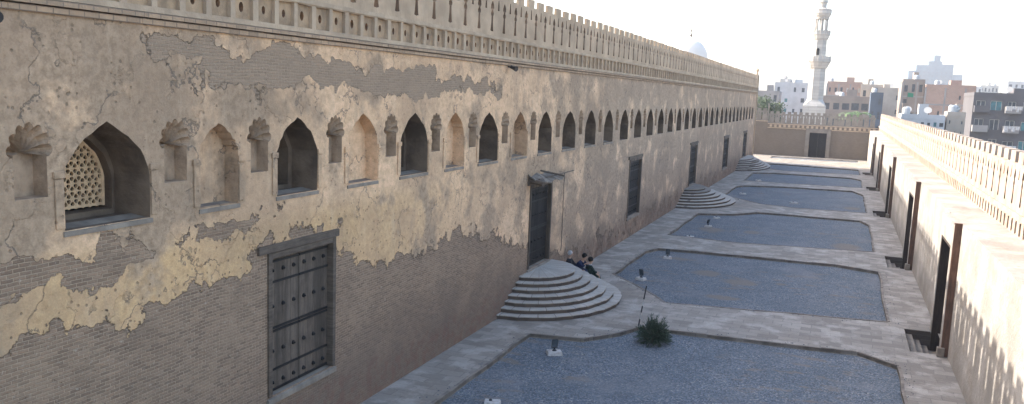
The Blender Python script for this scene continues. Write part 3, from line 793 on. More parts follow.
# ================================================================== END WALL
ew = empty('end_wall', (-3.5, 147, 0)); tag(ew, 'tan brick wall closing the far end of the court, with cresting and one wooden door', 'wall')
def PE(o): o.parent = ew; o.matrix_parent_inverse = Matrix.Translation(-ew.location); return o
m = MB(); E_ = lambda a, b: (a, 147, b); DX0, DX1, DZ = -4.6, -2.05, 3.85
m.poly([(-11.1, -1), (DX0, -1), (DX0, 4.5), (-11.1, 4.5)], [], E_); m.poly([(DX1, -1), (6, -1), (6, 4.5), (DX1, 4.5)], [], E_); m.poly([(DX0, DZ), (DX1, DZ), (DX1, 4.5), (DX0, 4.5)], [], E_)
m.box(-45, 147, -1, -11.1, 148, 5.4); m.poly([(DX0, 0), (DX1, 0), (DX1, DZ), (DX0, DZ)], [], lambda a, b: (a, 147.5, b))
for x in (DX0, DX1): m.add([(x, 147, 0), (x, 147.5, 0), (x, 147.5, DZ), (x, 147, DZ)], [(0, 1, 2, 3)])
m.add([(-11.1, 148, -1), (6, 148, -1), (6, 148, 4.9), (-11.1, 148, 4.9)], [(0, 1, 2, 3)]); m.box(-11.1, 147, 4.5, 6, 148, 4.98)
PE(m.build('wall_face', 'ewall'))
m = MB(); m.box(-11.1, 146.88, 4.32, DX0-.65, 147, 4.44); m.box(DX1+.65, 146.88, 4.32, 5.4, 147, 4.44); m.box(-11.1, 146.9, 4.92, 5.4, 147.3, 5.04)
m.box(-45, 146.9, 5.3, -11.12, 147.3, 5.42)
PE(m.build('string_course', 'frieze'))
m = MB()
for i in range(24):
    x = -10.8+.7*i; m.box(x, 146.95, 4.5, x+.36, 147, 4.88)
PE(m.build('frieze', 'frieze'))
m = MB(); m.box(DX0-.6, 146.86, 0, DX0-.02, 147, 4.5); m.box(DX1+.02, 146.86, 0, DX1+.6, 147, 4.5); m.box(DX0-.02, 146.865, DZ+.02, DX1+.02, 147, 4.49)
d = PE(m.build('door_surround', 'ecrest'))
m = MB(); m.box(DX0-.02, 147.2, 0, (DX0+DX1)/2-.01, 147.3, DZ); m.box((DX0+DX1)/2+.01, 147.2, 0, DX1+.02, 147.3, DZ)
for q in (.5, 1.6, 2.7, 3.5): m.box(DX0+.03, 147.15, q, DX1-.03, 147.2, q+.12)
PE(m.build('door', 'door_dark'))
ve = []
m = merlon_mesh('merlon', 0, .3, .44, 5.04, 0, 6.6, 6.98, .3, 'crest', 1.3, wear=9.1)
m.v = [(-b, a, c) for a, b, c in m.v]; e0 = PE(m.build('merlon', 'ecrest'))
for i in range(18):
    o = e0 if i == 0 else e0.copy()
    if i: COL.objects.link(o)
    o.parent = ew; o.matrix_parent_inverse = Matrix.Identity(4); o.location = (-10.6+.885*i+3.5, .02, 0)
for i in range(5):
    o = e0.copy(); COL.objects.link(o); o.parent = ew; o.matrix_parent_inverse = Matrix.Identity(4); o.location = (-11.7-.885*i+3.5, .02, .42)
m = MB(); m.box(-11.28, 146.95, 5.0, -11.06, 147.4, 8.2); PE(m.build('pier', 'ecrest'))

# ================================================================== OBJECTS IN THE COURT
def floodlight(x, y, lab, lamp=True, sz=.42, rz=0.0):
    t = empty('floodlight', (x, y, -.13)); t.scale = (.85, .85, .85); t.rotation_euler[2] = rz; tag(t, lab, 'floodlight', 'floodlights on white blocks in the gravel')
    m = MB(); s = sz/2; m.box(-s*1.1, -s*.85, 0, s*1.1, s*.85, .15); m.v = [(a*(1.12 if c < .1 else 1), b*(1.15 if c < .1 else 1), c) for a, b, c in m.v]; m.build('plinth', 'white', t, bevel=.015)
    if lamp:
        m = MB(); m.lathe(0, .02, [(.10, .15), (.07, .19), (.03, .21), (.03, .27)], 10); m.build('stand', 'black', t)
        m = MB(); m.add([(-.13, .0, .26), (.13, .0, .26), (.13, .04, .26), (-.13, .04, .26), (-.13, .0, .28), (.13, .0, .28), (.13, .04, .28), (-.13, .04, .28)], [(0, 1, 2, 3), (4, 5, 6, 7), (0, 1, 5, 4), (2, 3, 7, 6), (0, 3, 7, 4), (1, 2, 6, 5)])
        m.build('bracket', 'black', t)
        c = Vector((0, .02, .47)); ca, sa = math.cos(R(72)), math.sin(R(72)); ro = lambda p: (c.x+p[0], c.y+p[1]*sa-p[2]*ca, c.z+p[1]*ca+p[2]*sa)
        b = MB(); b.add([(-.13, -.05, -.19), (.13, -.05, -.19), (.10, .07, -.13), (-.10, .07, -.13), (-.13, -.05, .19), (.13, -.05, .19), (.10, .07, .13), (-.10, .07, .13)], [(0, 1, 2, 3), (4, 5, 6, 7), (0, 1, 5, 4), (1, 2, 6, 5), (2, 3, 7, 6), (3, 0, 4, 7)]); b.v = [ro(p) for p in b.v]
        o = b.build('housing', 'black', t, bevel=.015)
        g = MB(); g.box(-.11, -.056, -.17, .11, -.052, .17); g.v = [ro(p) for p in g.v]
        g.build('glass', 'glass', o)
    else:
        m = MB(); m.lathe(-.06, .02, [(.06, .15), (.05, .19), (.025, .21)], 10); m.build('mounting', 'black', t)
    return t
floodlight(-8.47, 21.95, 'bare white lamp block without a lamp, in the nearest gravel bed by the frame bottom', False, .46, .3)
floodlight(-8.38, 27.35, 'black floodlight on a white block in the nearest gravel bed', True, .50, .5)
floodlight(-8.35, 40.8, 'black floodlight at the near left corner of the second gravel bed', True, .44, -.3)
floodlight(-8.25, 47.1, 'black floodlight near the far left corner of the second gravel bed', True, .44, .2)
floodlight(-8.3, 55.0, 'bare white block at the near left corner of the third gravel bed', False, .48, .1)
floodlight(-7.95, 60.5, 'black floodlight lying low on its block, left side of the third gravel bed', True, .46, 1.2)
floodlight(-8.0, 65.2, 'bare white block at the far left of the third gravel bed, near the middle stair', False, .48, 0)
floodlight(-7.8, 77.9, 'bare white block at the near left of the fourth gravel bed', False, .6, .4)
floodlight(-8.05, 83.7, 'bare white block in the left part of the fourth gravel bed', False, .6, .1)
floodlight(-3.3, 79.3, 'bare flat white block in the middle of the fourth gravel bed', False, .6, .6)
floodlight(-8.0, 99.2, 'small white block in the near left of the fifth gravel bed', False, .6, .2)

# leaning striped pole
t = empty('marker_pole', (-6.52, 31.95, 0)); tag(t, 'thin black and white striped pole leaning beside the bush', 'pole')
p0, p1 = Vector((0, 0, 0)), Vector((.20, .05, 1.55)); m = MB()
for k in range(6):
    a, b = p0.lerp(p1, k/6), p0.lerp(p1, (k+1)/6)
    if k in (1, 3): q = MB(); q.tube(a, b, .026, .026, 8); q.build('white_band', 'white', t)
m.tube(p0, p1, .024, .024, 8); m.build('shaft', 'black', t)
m = MB(); m.box(-7.35, 37.1, .0, -7.23, 37.25, .05); 

# bush
def leafmat(name, a, b):
    k = NT(name, .7, .25); oi = k.n('ShaderNodeObjectInfo')
    g = k.n('ShaderNodeNewGeometry'); k.color(k.mix(g.outputs['Random Per Island'], a, b)); return k.m
MAT['bush'] = leafmat('feathery_dark_green', (.030, .048, .032), (.085, .115, .075))
MAT['leaf'] = leafmat('dusty_green_leaves', (.05, .075, .035), (.10, .13, .06))
MAT['palm'] = leafmat('palm_green', (.07, .12, .05), (.15, .22, .09))
MAT['bark'] = simple('bark', (.13, .10, .075), (.07, .055, .04), 6)
def bush(x, y, z, r, h, n=210):
    t = empty('bush', (x, y, z)); tag(t, 'dark green feathery bush growing at the edge of the nearest gravel bed', 'bush')
    rd = random.Random(3); lf = MB(); st = MB()
    for i in range(n):
        a = rd.uniform(0, 2*math.pi); e = math.acos(1-rd.random()*1.0); L = rd.uniform(.72, 1.0)
        d = Vector((math.cos(a)*math.sin(e)*r, math.sin(a)*math.sin(e)*r, math.cos(e)*h))*L
        if rd.random() < .08: d *= 1.12
        p0 = Vector((rd.uniform(-.08, .08), rd.uniform(-.08, .08), .0)); mid = p0+d*.5+Vector((0, 0, .12*h)); tip = p0+d
        if i % 3 == 0: st.tube(p0, mid, .012, .008, 4, False); st.tube(mid, tip, .008, .003, 4, False)
        for k in range(44):
            q = rd.uniform(.22, 1.0); c = p0.lerp(mid, q*2) if q < .5 else mid.lerp(tip, q*2-1)
            dd = (tip-mid).normalized()+Vector((rd.gauss(0, .5), rd.gauss(0, .5), rd.gauss(.1, .5))); dd.normalize()
            s = dd.cross(Vector((rd.gauss(0, 1), rd.gauss(0, 1), rd.gauss(0, 1)))).normalized()*.008
            l = rd.uniform(.05, .12); lf.add([c-s, c+s, c+dd*l+s*.3, c+dd*l-s*.3], [(0, 1, 2, 3)])
    lf.build('foliage', 'bush', t); st.build('stem', 'bark', t)
bush(-5.62, 30.35, -.12, .70, 1.0, 260)

# people seated on the far side of the nearer stair
MAT['skin'] = simple('skin', (.42, .27, .19), (.36, .22, .15), 6, rough=.6)
def cloth(name, c): MAT[name] = simple(name, c, tuple(q*.6 for q in c), 5, bump=.02)
cloth('black_cloth', (.016, .016, .02)); cloth('navy_cloth', (.02, .03, .075)); cloth('green_cloth', (.018, .035, .032)); cloth('white_cloth', (.50, .48, .47)); cloth('hair_black', (.012, .010, .010)); cloth('grey_cloth', (.17, .17, .17))
def skinned(name, pts, edges, mat, parent, lev=2):
    me = bpy.data.meshes.new(name); me.from_pydata([p[:3] for p in pts], edges, []); me.materials.append(MAT[mat])
    o = bpy.data.objects.new(name, me); COL.objects.link(o); o.parent = parent
    s = o.modifiers.new('s', 'SKIN'); s.use_smooth_shade = True
    sv = me.skin_vertices[0].data
    for i, p in enumerate(pts): sv[i].radius = (p[3], p[4] if len(p) > 4 else p[3]); sv[i].use_root = (i == 0)
    u = o.modifiers.new('u', 'SUBSURF'); u.levels = lev; u.render_levels = lev
    return o
def person(x, y, zs, rz, lab, top, bottom, lean, headwear, arm='lap', foot=-.52):
    """seated figure facing local -Y; origin at the seat"""
    t = empty('person', (x, y, zs)); t.scale = (1.07, 1.07, 1.07); t.rotation_euler[2] = rz; tag(t, lab, 'person', 'people resting on the nearer stair')
    L = lean
    hip = (0, 0, .10); ch = (0, -L*.30, .42); nk = (0, -L*.46, .56); hd = (0, -L*.56-.02, .70)
    P = [(0, 0, .10, .155, .12), (0, -L*.14, .26, .125, .10), (0, -L*.30, .42, .155, .10), (0, -L*.43, .53, .065, .06), (0, -L*.50, .60, .05), (0, -L*.56-.02, .68, .085, .095), (0, -L*.6-.03, .77, .080, .085)]
    Ed = [(0, 1), (1, 2), (2, 3), (3, 4), (4, 5), (5, 6)]
    def add(p, par): P.append(p); Ed.append((par, len(P)-1)); return len(P)-1
    for s in (-1, 1):
        k = add((s*.10, -.06, .10, .092), 0); k = add((s*.13, -.42, .13, .072), k); k = add((s*.13, -.45, -.12, .055), k); k = add((s*.13, -.42, foot+.10, .04), k); k = add((s*.13, -.58, foot+.045, .035), k)
        sh = add((s*.18, -L*.33, .47, .058), 2)
        if arm == 'lap': el = add((s*.22, -.16-L*.25, .27, .044), sh); wr = add((s*.10, -.36, .22, .030), el); hn = Vector((s*.05, -.43, .20))
        else: el = add((s*.20, -.26-L*.2, .33, .044), sh); wr = add((s*.10, -.40, .42, .030), el); hn = Vector((s*.06, -.46, .47))
        h0 = add((hn.x, hn.y, hn.z, .032, .02), wr)
        for q in range(4): f1 = add((hn.x+(q-1.5)*.018, hn.y-.05, hn.z-.01, .009), h0); add((hn.x+(q-1.5)*.017, hn.y-.075-(.008 if q in (1, 2) else 0), hn.z-.035, .008), f1)
        add((hn.x+s*-.03, hn.y-.02, hn.z+.02, .009), h0)
    skinned('body', P, Ed, 'skin', t)
    # face features: nose, ears as small masses in one mesh
    # clothing
    C = [(0, .01, .08, .23, .19), (0, -L*.14+.01, .26, .20, .16), (0, -L*.30, .42, .21, .15), (0, -L*.42, .52, .09, .08)]; Ce = [(0, 1), (1, 2), (2, 3)]
    def addc(p, par): C.append(p); Ce.append((par, len(C)-1)); return len(C)-1
    for s in (-1, 1):
        sh = addc((s*.18, -L*.33, .47, .075), 2)
        if arm == 'lap': el = addc((s*.22, -.16-L*.25, .27, .060), sh); addc((s*.12, -.34, .225, .046), el)
        else: el = addc((s*.20, -.26-L*.2, .33, .060), sh); addc((s*.11, -.39, .40, .046), el)
    skinned('top', C, Ce, top, t)
    B = [(0, 0, .09, .19, .14), (0, -.20, .11, .23, .14), (0, -.42, .11, .21, .13), (0, -.47, -.12, .20, .12), (0, -.46, foot+.13, .18, .10)]
    skinned('skirt' if headwear == 'scarf' else 'trousers', B, [(0, 1), (1, 2), (2, 3), (3, 4)], bottom, t)
    hc = Vector((0, -L*.57-.02, .715)); m = bmesh.new(); 
    def blob(m, c, sx, sy, sz, cut=None, seg=16):
        r = bmesh.ops.create_uvsphere(m, u_segments=seg, v_segments=10, radius=1)
        for v in r['verts']: v.co = Vector((v.co.x*sx, v.co.y*sy, v.co.z*sz))+c
    if headwear == 'scarf':
        blob(m, hc+Vector((0, .03, .03)), .104, .108, .112)
        nm, mt = 'headscarf', 'white_cloth'
    else:
        blob(m, hc+Vector((0, .025, .045)), .105, .115, .115); nm, mt = 'hair', 'hair_black'
        if headwear == 'long': blob(m, hc+Vector((0, .06, -.05)), .095, .07, .14)
    me = bpy.data.meshes.new(nm); m.to_mesh(me); m.free(); me.materials.append(MAT[mt]); me.polygons.foreach_set('use_smooth', [True]*len(me.polygons))
    o = bpy.data.objects.new(nm, me); COL.objects.link(o); o.parent = t
    if headwear != 'scarf' or True:
        m = MB(); nz = hc+Vector((0, -.095, -.01)); m.tube(nz+Vector((0, .02, .03)), nz+Vector((0, -.012, -.012)), .008, .014, 6)
        m.tube(hc+Vector((-.022, -.088, -.048)), hc+Vector((.022, -.088, -.048)), .006, .006, 6)
        for s in (-1, 1): m.tube(hc+Vector((s*.034, -.08, .018)), hc+Vector((s*.034, -.094, .018)), .012, .008, 6)
        m.build('face', 'skin', t)
    if top == 'green_cloth':
        m = MB(); m.lathe(0, -L*.43, [(.10, .50), (.085, .535), (.07, .56), (.06, .55)], 14); m.build('collar', 'white_cloth', t)
    for s in (-1, 1):
        m = MB(); m.box(s*.13-.045, -.68, foot, s*.13+.045, -.42, foot+.035); m.box(s*.13-.042, -.66, foot+.035, s*.13+.042, -.44, foot+.08); m.build('shoe', 'black_cloth', t, bevel=.02)
    return t
person(-10.95, 37.25, .70, R(-145+180+60), 'seated person in black with a white headscarf, highest on the stair', 'black_cloth', 'black_cloth', .1, 'scarf')
person(-10.45, 37.0, .70, R(75), 'dark-haired seated person in navy leaning forward, between the other two', 'navy_cloth', 'navy_cloth', .55, 'hair', 'up')
person(-9.98, 37.1, .52, R(125), 'seated person in dark green with a white collar, lowest of the three on the stair', 'green_cloth', 'green_cloth', .15, 'hair')

# ================================================================== SKYLINE
MAT['dome'] = simple('pale_dome_plaster', (.62, .58, .52), (.55, .51, .46), .2)
d = empty('dome', (-41.3, 250, 0)); tag(d, 'pale plaster dome with a finial rising behind the mosque wall', 'dome')
m = MB()
m.lathe(0, 0, [(5.0*1.15, 8), (5.0*1.15, 18.9-3), (5.0*1.02, 18.9-2.8), (5.0, 18.9)]+[(5.0*math.cos(t*math.pi/2)**.85 if t < 1 else .03, 18.9+5.0*1.12*math.sin(t*math.pi/2)) for t in [i/14 for i in range(1, 15)]], 40)
m.build('shell', 'dome', d, smooth=True)
zt = 18.9+5.0*1.12; m = MB(); m.lathe(0, 0, [(.3, zt-.2), (.15, zt+.3), (.12, zt+.8), (.45, zt+1.2), (.12, zt+1.6), (.1, zt+2.2), (.3, zt+2.5), (.08, zt+2.9), (.03, zt+4.2)], 10)
m.build('finial', 'frame', d)

def minaret():
    t = empty('minaret', (-5.1, 175, -1.2)); tag(t, 'slender stone minaret with two balconies and an open columned lantern beyond the end wall', 'minaret')
    def O(m, n, mat='minaret'): o = m.build(n, mat, t); o.matrix_parent_inverse = Matrix.Translation((0, 0, 1.2)); return o
    m = MB(); h = 2.0
    m.box(-h, -h, -1.2, h, h, 8.0)
    b = [(-h, -h), (h, -h), (h, h), (-h, h)]; o8 = [(1.55*math.cos(R(-157.5+45*i)), 1.55*math.sin(R(-157.5+45*i))) for i in range(8)]
    vs = [(p[0], p[1], 8.0) for p in b]+[(p[0], p[1], 9.1) for p in o8]
    # broach from square to octagon
    fs = [(0, 1, 6, 5), (1, 2, 8, 7), (2, 3, 10, 9), (3, 0, 4, 11), (0, 5, 4), (1, 7, 6), (2, 9, 8), (3, 11, 10), (4, 5, 6, 7, 8, 9, 10, 11)]
    m.add(vs, fs); O(m, 'base')
    a0 = R(22.5)
    m = MB(); m.lathe(0, 0, [(1.55, 9.05), (1.52, 15.0)], 8, a0)
    O(m, 'lower_shaft')
    def balcony(z0, ri, ro, z1, rail):
        m = MB(); prof = []
        n = 4
        for k in range(n): r = ri+(ro-ri)*(k+1)/n; prof += [(ri+(ro-ri)*(k+.3)/n, z0+(z1-z0)*k/n), (r, z0+(z1-z0)*(k+.6)/n)]
        prof += [(ro+.06, z1), (ro+.06, z1+.12)]
        m.lathe(0, 0, prof, 16, a0)
        o = O(m, 'balcony')
        m = MB()
        for i in range(16):
            a = 2*math.pi*i/16+a0; b = 2*math.pi*(i+1)/16+a0
            pa, pb = Vector((ro*math.cos(a), ro*math.sin(a), 0)), Vector((ro*math.cos(b), ro*math.sin(b), 0))
            m.tube(pa+Vector((0, 0, z1+.1)), pa+Vector((0, 0, z1+rail+.1)), .11, .09, 6)
            q0, q1 = pa.lerp(pb, .12), pa.lerp(pb, .88); nrm = (pa+pb).normalized()*.05
            m.add([q0-nrm+Vector((0, 0, z1+.12)), q1-nrm+Vector((0, 0, z1+.12)), q1-nrm+Vector((0, 0, z1+rail)), q0-nrm+Vector((0, 0, z1+rail)), q0+nrm+Vector((0, 0, z1+.12)), q1+nrm+Vector((0, 0, z1+.12)), q1+nrm+Vector((0, 0, z1+rail)), q0+nrm+Vector((0, 0, z1+rail))], [(0, 1, 2, 3), (4, 5, 6, 7), (3, 2, 6, 7), (0, 1, 5, 4)])
        r = m.build('railing', 'minaret', o)
    balcony(14.9, 1.55, 2.1, 16.1, .95)
    m = MB(); m.lathe(0, 0, [(1.30, 16.1), (1.27, 20.3)], 8, a0)
    o = O(m, 'upper_shaft')
    w = MB(); w.box(-.45, -1.30, 17.3, .05, -1.0, 18.3); w.tube((-.2, -1.30, 18.3), (-.2, -1.0, 18.3), .25, .25, 10); w.build('opening', 'dark', o)
    balcony(20.1, 1.3, 1.62, 21.0, .75)
    for i in range(8):
        a = R(45*i); m = MB(); x, y = 1.0*math.cos(a), 1.0*math.sin(a)
        m.lathe(x, y, [(.20, 21.1), (.14, 21.3), (.13, 23.6), (.22, 23.95)], 8); O(m, 'column')
    m = MB(); m.lathe(0, 0, [(.35, 21.1), (.35, 23.9)], 8); O(m, 'core')
    m = MB(); m.lathe(0, 0, [(1.2, 23.85), (1.25, 24.2), (1.45, 24.5), (1.6, 24.9), (1.62, 25.6), (1.1, 25.75), (.62, 25.9), (.60, 26.6), (.85, 26.9), (.72, 27.2), (.9, 28.0), (1.0, 28.8), (.75, 29.8), (.3, 30.6), (.12, 31)], 16, a0)
    O(m, 'lantern_cap')
    m = MB(); m.tube((0, 0, 30.9), (0, 0, 32.6), .07, .04, 6); m.lathe(0, 0, [(.03, 31.2), (.25, 31.5), (.03, 31.8)], 8); O(m, 'finial')
minaret()

# city blocks: body + storeys of windows, balconies
def glassmat(n, c): MAT[n] = simple(n, c, tuple(q*.5 for q in c), 1.5, rough=.35, spec=.4)
glassmat('win', (.045, .055, .07)); glassmat('teal', (.04, .19, .22)); glassmat('blue', (.05, .11, .25))
def plastermat(n, c): MAT[n] = simple(n, c, tuple(q*.78 for q in c), .35)
for n, c in dict(p_grey=(.13, .125, .125), p_tan=(.36, .31, .26), p_cream=(.48, .45, .41), p_white=(.6, .59, .57), p_pale=(.40, .41, .42), p_brick=(.30, .17, .12), p_concrete=(.25, .235, .225), p_dark=(.10, .095, .10), p_taupe=(.22, .185, .16), p_bluegrey=(.07, .09, .12), p_haze=(.07, .11, .15)).items(): plastermat(n, c)
MAT['b_brick'] = masonry('raw_red_brick', (.33, .185, .135), (.26, .15, .11), (.30, .26, .23), .5, .2, .2, 'x', .03)
def building(name, x0, x1, y, z1, dep, mat, lab, cols=4, rows=4, z_low=None, win='win', bal=False, frame=None, seed=0, ww=.45, wh=.5, blank=.15, skip=()):
    rd = random.Random(seed); t = empty(name, ((x0+x1)/2, y, -1.2)); tag(t, lab, 'building')
    W = x1-x0; hw = W/2; Z = z1+1.2
    fh = Z/rows; cw = W/cols
    m = MB(); f = lambda a, b: (a, 0, b); wins = []
    for r in range(rows):
        for c in range(cols):
            a0, b0 = -hw+c*cw, r*fh; a1, b1 = a0+cw, b0+fh; jw = ww*rd.uniform(.75, 1.2); 
            if rd.random() < blank or (r, c) in skip: m.poly([(a0, b0), (a1, b0), (a1, b1), (a0, b1)], [], f); continue
            p0, p1 = (a0+a1)/2-cw*jw/2, (a0+a1)/2+cw*jw/2; q0, q1 = b0+fh*.32, b0+fh*(.32+wh*rd.uniform(.85, 1.1))
            q = [(p0, q0), (p1, q0), (p1, q1), (p0, q1)]; m.poly([(a0, b0), (a1, b0), (a1, b1), (a0, b1)], [q], f)
            m.wallring(q, f, lambda a, b: (a, .3, b)); wins.append((p0, p1, q0, q1))
    m.add([(-hw, 0, 0), (-hw, dep, 0), (-hw, dep, Z), (-hw, 0, Z)], [(0, 1, 2, 3)]); m.add([(hw, 0, 0), (hw, dep, 0), (hw, dep, Z), (hw, 0, Z)], [(0, 1, 2, 3)])
    m.add([(-hw, dep, 0), (hw, dep, 0), (hw, dep, Z), (-hw, dep, Z)], [(0, 1, 2, 3)])
    m.build('wall', mat, t)
    rm = MB(); rm.box(-hw-.05, -.05, Z, hw+.05, dep, Z+.12); rm.box(-hw, 0, Z+.12, hw, .2, Z+.6); rm.box(-hw, .2, Z+.12, -hw+.2, dep, Z+.6); rm.box(hw-.2, .2, Z+.12, hw, dep, Z+.6)
    ro = rm.build('roof', mat, t)
    if 'brick' in name:
        for r in range(1, rows): fm = MB(); fm.box(-hw-.04, -.07, r*fh-.18, hw+.04, 0, r*fh+.12); fm.build('floor_slab', 'p_concrete', t)
        for c in range(0, cols+1, 2): fm = MB(); fm.box(-hw+c*cw-.17, -.05, 0, -hw+c*cw+.17, 0, Z); fm.build('column', 'p_concrete', t)
    if rd.random() < .8:
        hm = MB(); hx = rd.uniform(-hw*.5, hw*.2); hm.box(hx, dep*.3, Z+.12, hx+W*.22, dep*.6, Z+rd.uniform(1.2, 2.2)); hm.build('stair_hut', mat, ro)
    for q in range(rd.choice((1, 2, 3))):
        tx, ty = rd.uniform(-hw*.85, hw*.85), rd.uniform(.6, min(3, dep*.4)); k = rd.random()
        tm = MB()
        if k < .5: tm.lathe(tx, ty, [(.45, Z+.4), (.5, Z+.5), (.5, Z+1.3), (.3, Z+1.5)], 12); tm.build('water_tank', 'p_pale', ro)
        else:
            tm.tube((tx, ty, Z+.1), (tx, ty, Z+1.0), .04, .04, 6); tm.lathe(0, 0, [(.03, 0), (.3, .06), (.5, .17)], 12)
            for i in range(14, len(tm.v)): pass
            n0 = 12; tm.v = tm.v[:n0]+[(tx+a, ty-.05-c*.8+b*.5, Z+1.1+b*.85+c*.5) for a, b, c in tm.v[n0:]]; tm.build('satellite_dish', 'p_cream', ro)
    for (p0, p1, q0, q1) in wins:
        wm = MB(); wm.add([(p0, .2, q0), (p1, .2, q0), (p1, .2, q1), (p0, .2, q1)], [(0, 1, 2, 3)])
        kind = rd.choice([win, 'win', 'win']); o = wm.build('window', kind, t)
        if frame:
            fm = MB(); e = .07; fm.box(p0, .12, q0, p0+e, .19, q1); fm.box(p1-e, .12, q0, p1, .19, q1); fm.box((p0+p1)/2-e/2, .12, q0, (p0+p1)/2+e/2, .19, q1); fm.box(p0+e, .12, q1-e, p1-e, .18, q1); fm.build('frame', frame, o)
    return t, wins, (hw, fh, cw, Z, W)
# the dark block with balconies and washing
X0 = 18.35; t, wins, (hw, fh, cw, Z, W) = building('apartment_block', X0, X0+12.5, 150, 10.5, 12, 'p_dark', 'dark grey apartment block with balconies and hanging laundry, at the right edge', 6, 4, frame='p_cream', win='teal', seed=4, ww=.62, wh=.5, blank=0, skip=((0, 5), (1, 5), (2, 5), (3, 4)))
for r in range(4):
    for c in (0, 2):
        m = MB(); a = -hw+c*cw+.12; zb = r*fh+.55; m.box(a, -1.1, zb, a+cw*1.0, 0, zb+.14); m.box(a, -1.1, zb+.14, a+.08, 0, zb+1.0); m.box(a+cw-.08, -1.1, zb+.14, a+cw, 0, zb+1.0); m.box(a+.08, -1.1, zb+.14, a+cw-.08, -1.02, zb+1.0)
        b = m.build('balcony', 'p_concrete' if (r+c) % 3 else 'p_dark', t)
        if c == 2:
            m = MB(); rd = random.Random(r)
            xx = a
            while xx < a+cw*.95:
                wd = rd.uniform(.3, .6); ln = rd.uniform(.4, .9); vs = []; 
                for k in range(5): vs += [(xx+wd*k/4, -1.16+.03*math.sin(k*2+r), zb+1.05), (xx+wd*k/4, -1.18+.05*math.sin(k*2+r), zb+1.05-ln)]
                m.add(vs, [(2*k, 2*k+2, 2*k+3, 2*k+1) for k in range(4)]); xx += wd+.05
            m.build('laundry', 'white_cloth' if r != 1 else 'p_pale', b)
t, *_ = building('brick_building', 15.5, 24.7, 200, 12.6, 14, 'b_brick', 'raw red brick building left of the dark apartment block', 5, 4, seed=5, ww=.22, wh=.28, blank=.45)
t, *_ = building('brick_building', 11.2, 15.4, 202, 13.6, 14, 'p_taupe', 'brown unfinished tower with dark stair openings behind the crested wall', 3, 5, seed=6, ww=.4, wh=.5, blank=.3)
t, *_ = building('tenement', 6.2, 12.6, 230, 12.2, 14, 'p_tan', 'tan tenement beside the brown unfinished tower', 4, 4, seed=7, ww=.3, wh=.35, blank=.3)
t, *_ = building('low_building', 7.3, 12.6, 128, 7.0, 6, 'p_pale', 'low cream rooftop building with blue window bays just over the sunlit cresting', 7, 6, seed=2, win='teal', ww=.6, wh=.4, blank=.1)
t, *_ = building('hut', 13.0, 15.2, 130, 7.5, 4, 'p_tan', 'small white rooftop hut below the brick building', 3, 6, seed=2, ww=.2, wh=.3, blank=.5)
m = MB(); m.box(-.35, -.35, 0, .35, .35, 10.1); m.box(-.45, -.45, 10.1, .45, .45, 10.3)
ch = m.build('chimney', 'p_taupe'); ch.location = (9.4, 158, -1.2); tag(ch, 'square brown chimney stack with a flag beside the low cream building', 'chimney')
m = MB(); m.tube((.2, 0, 10.3), (.2, 0, 12.1), .04, .03, 6); m.build('flagpole', 'black', ch)
m = MB(); m.add([(.25, .0, 11.3), (1.1, .08, 11.25), (1.1, .05, 11.9), (.25, 0, 12.0), (.25, .03, 11.3), (1.1, .11, 11.25), (1.1, .08, 11.9), (.25, .03, 12.0)], [(0, 1, 2, 3), (4, 5, 6, 7), (0, 1, 5, 4), (3, 2, 6, 7), (1, 2, 6, 5)]); m.build('flag', leafmat('green_flag', (.02, .16, .09), (.02, .16, .09)), ch)
t, *_ = building('brick_building', -4.3, 4.0, 240, 13.5, 12, 'b_brick', 'red brick building with a row of windows right of the minaret', 6, 5, seed=11, ww=.35, wh=.4, blank=.1, win='p_cream')
t, *_ = building('long_building', -4.6, 5.5, 215, 9.7, 10, 'p_taupe', 'long low building with dark shaded openings right of the minaret', 5, 3, seed=12, ww=.7, wh=.45, blank=0)
t, *_ = building('tenement', 3.7, 9.2, 238, 13.0, 12, 'p_tan', 'tan block with a dark doorway bay, right of the red brick building', 3, 4, seed=13, ww=.35, wh=.4, blank=.2)
t, *_ = building('dark_shed', 5.2, 7.6, 200, 10.6, 8, 'p_bluegrey', 'dark bluish block standing alone above the end wall', 2, 4, seed=14)
t, *_ = building('white_building', -18.6, -9.8, 260, 13.3, 14, 'p_pale', 'white block with pale blue windows left of the minaret', 4, 5, seed=15, ww=.35, wh=.4, blank=.35, win='teal')
t, *_ = building('white_building', -17.4, -14.6, 262, 14.3, 10, 'p_cream', 'taller cream stair tower behind the white block', 2, 5, seed=16, blank=.6)
t, *_ = building('tenement', -21.5, -15.0, 225, 10.4, 10, 'p_concrete', 'grey tenement between the mosque corner and the white block', 4, 4, seed=17, ww=.4, wh=.5)
# stepped high-rise in the haze
t = empty('high_rise', (84, 1000, -1.2)); tag(t, 'pale hazy stepped high-rise on the skyline', 'tower block')
m = MB()
for (x0, x1, z) in ((-28, -24, 30), (-24.3, -17, 45), (-17.2, -6, 51), (-6.1, 6.4, 55), (-1.2, 4.4, 61), (6.2, 17.2, 52), (17, 26, 42)): m.box(x0, rnd.uniform(0, 3), 0, x1, 36, z+1.2)
m.build('wall', 'p_haze', t)
for r in range(13):
    for c in range(12):
        zz = 8+3.6*r; x = -22.5+4*c
        if zz < (40 if c < 2 else 46 if c < 10 else 36): m = MB(); m.box(x, -.25, zz, x+1.7, -.1, zz+1.5); m.build('window', 'p_bluegrey', t)
building('far_block', 49, 58, 450, 18.0, 12, 'p_pale', 'faint hazy block right of the high-rise', 5, 6, seed=21)
building('far_block', 58.5, 66, 460, 18.9, 12, 'p_cream', 'faint cream block on the skyline above the brick building', 5, 6, seed=22)
building('far_block', 66.5, 78, 440, 20.5, 12, 'p_pale', 'faint block on the skyline above the dark apartment block', 5, 7, seed=23)
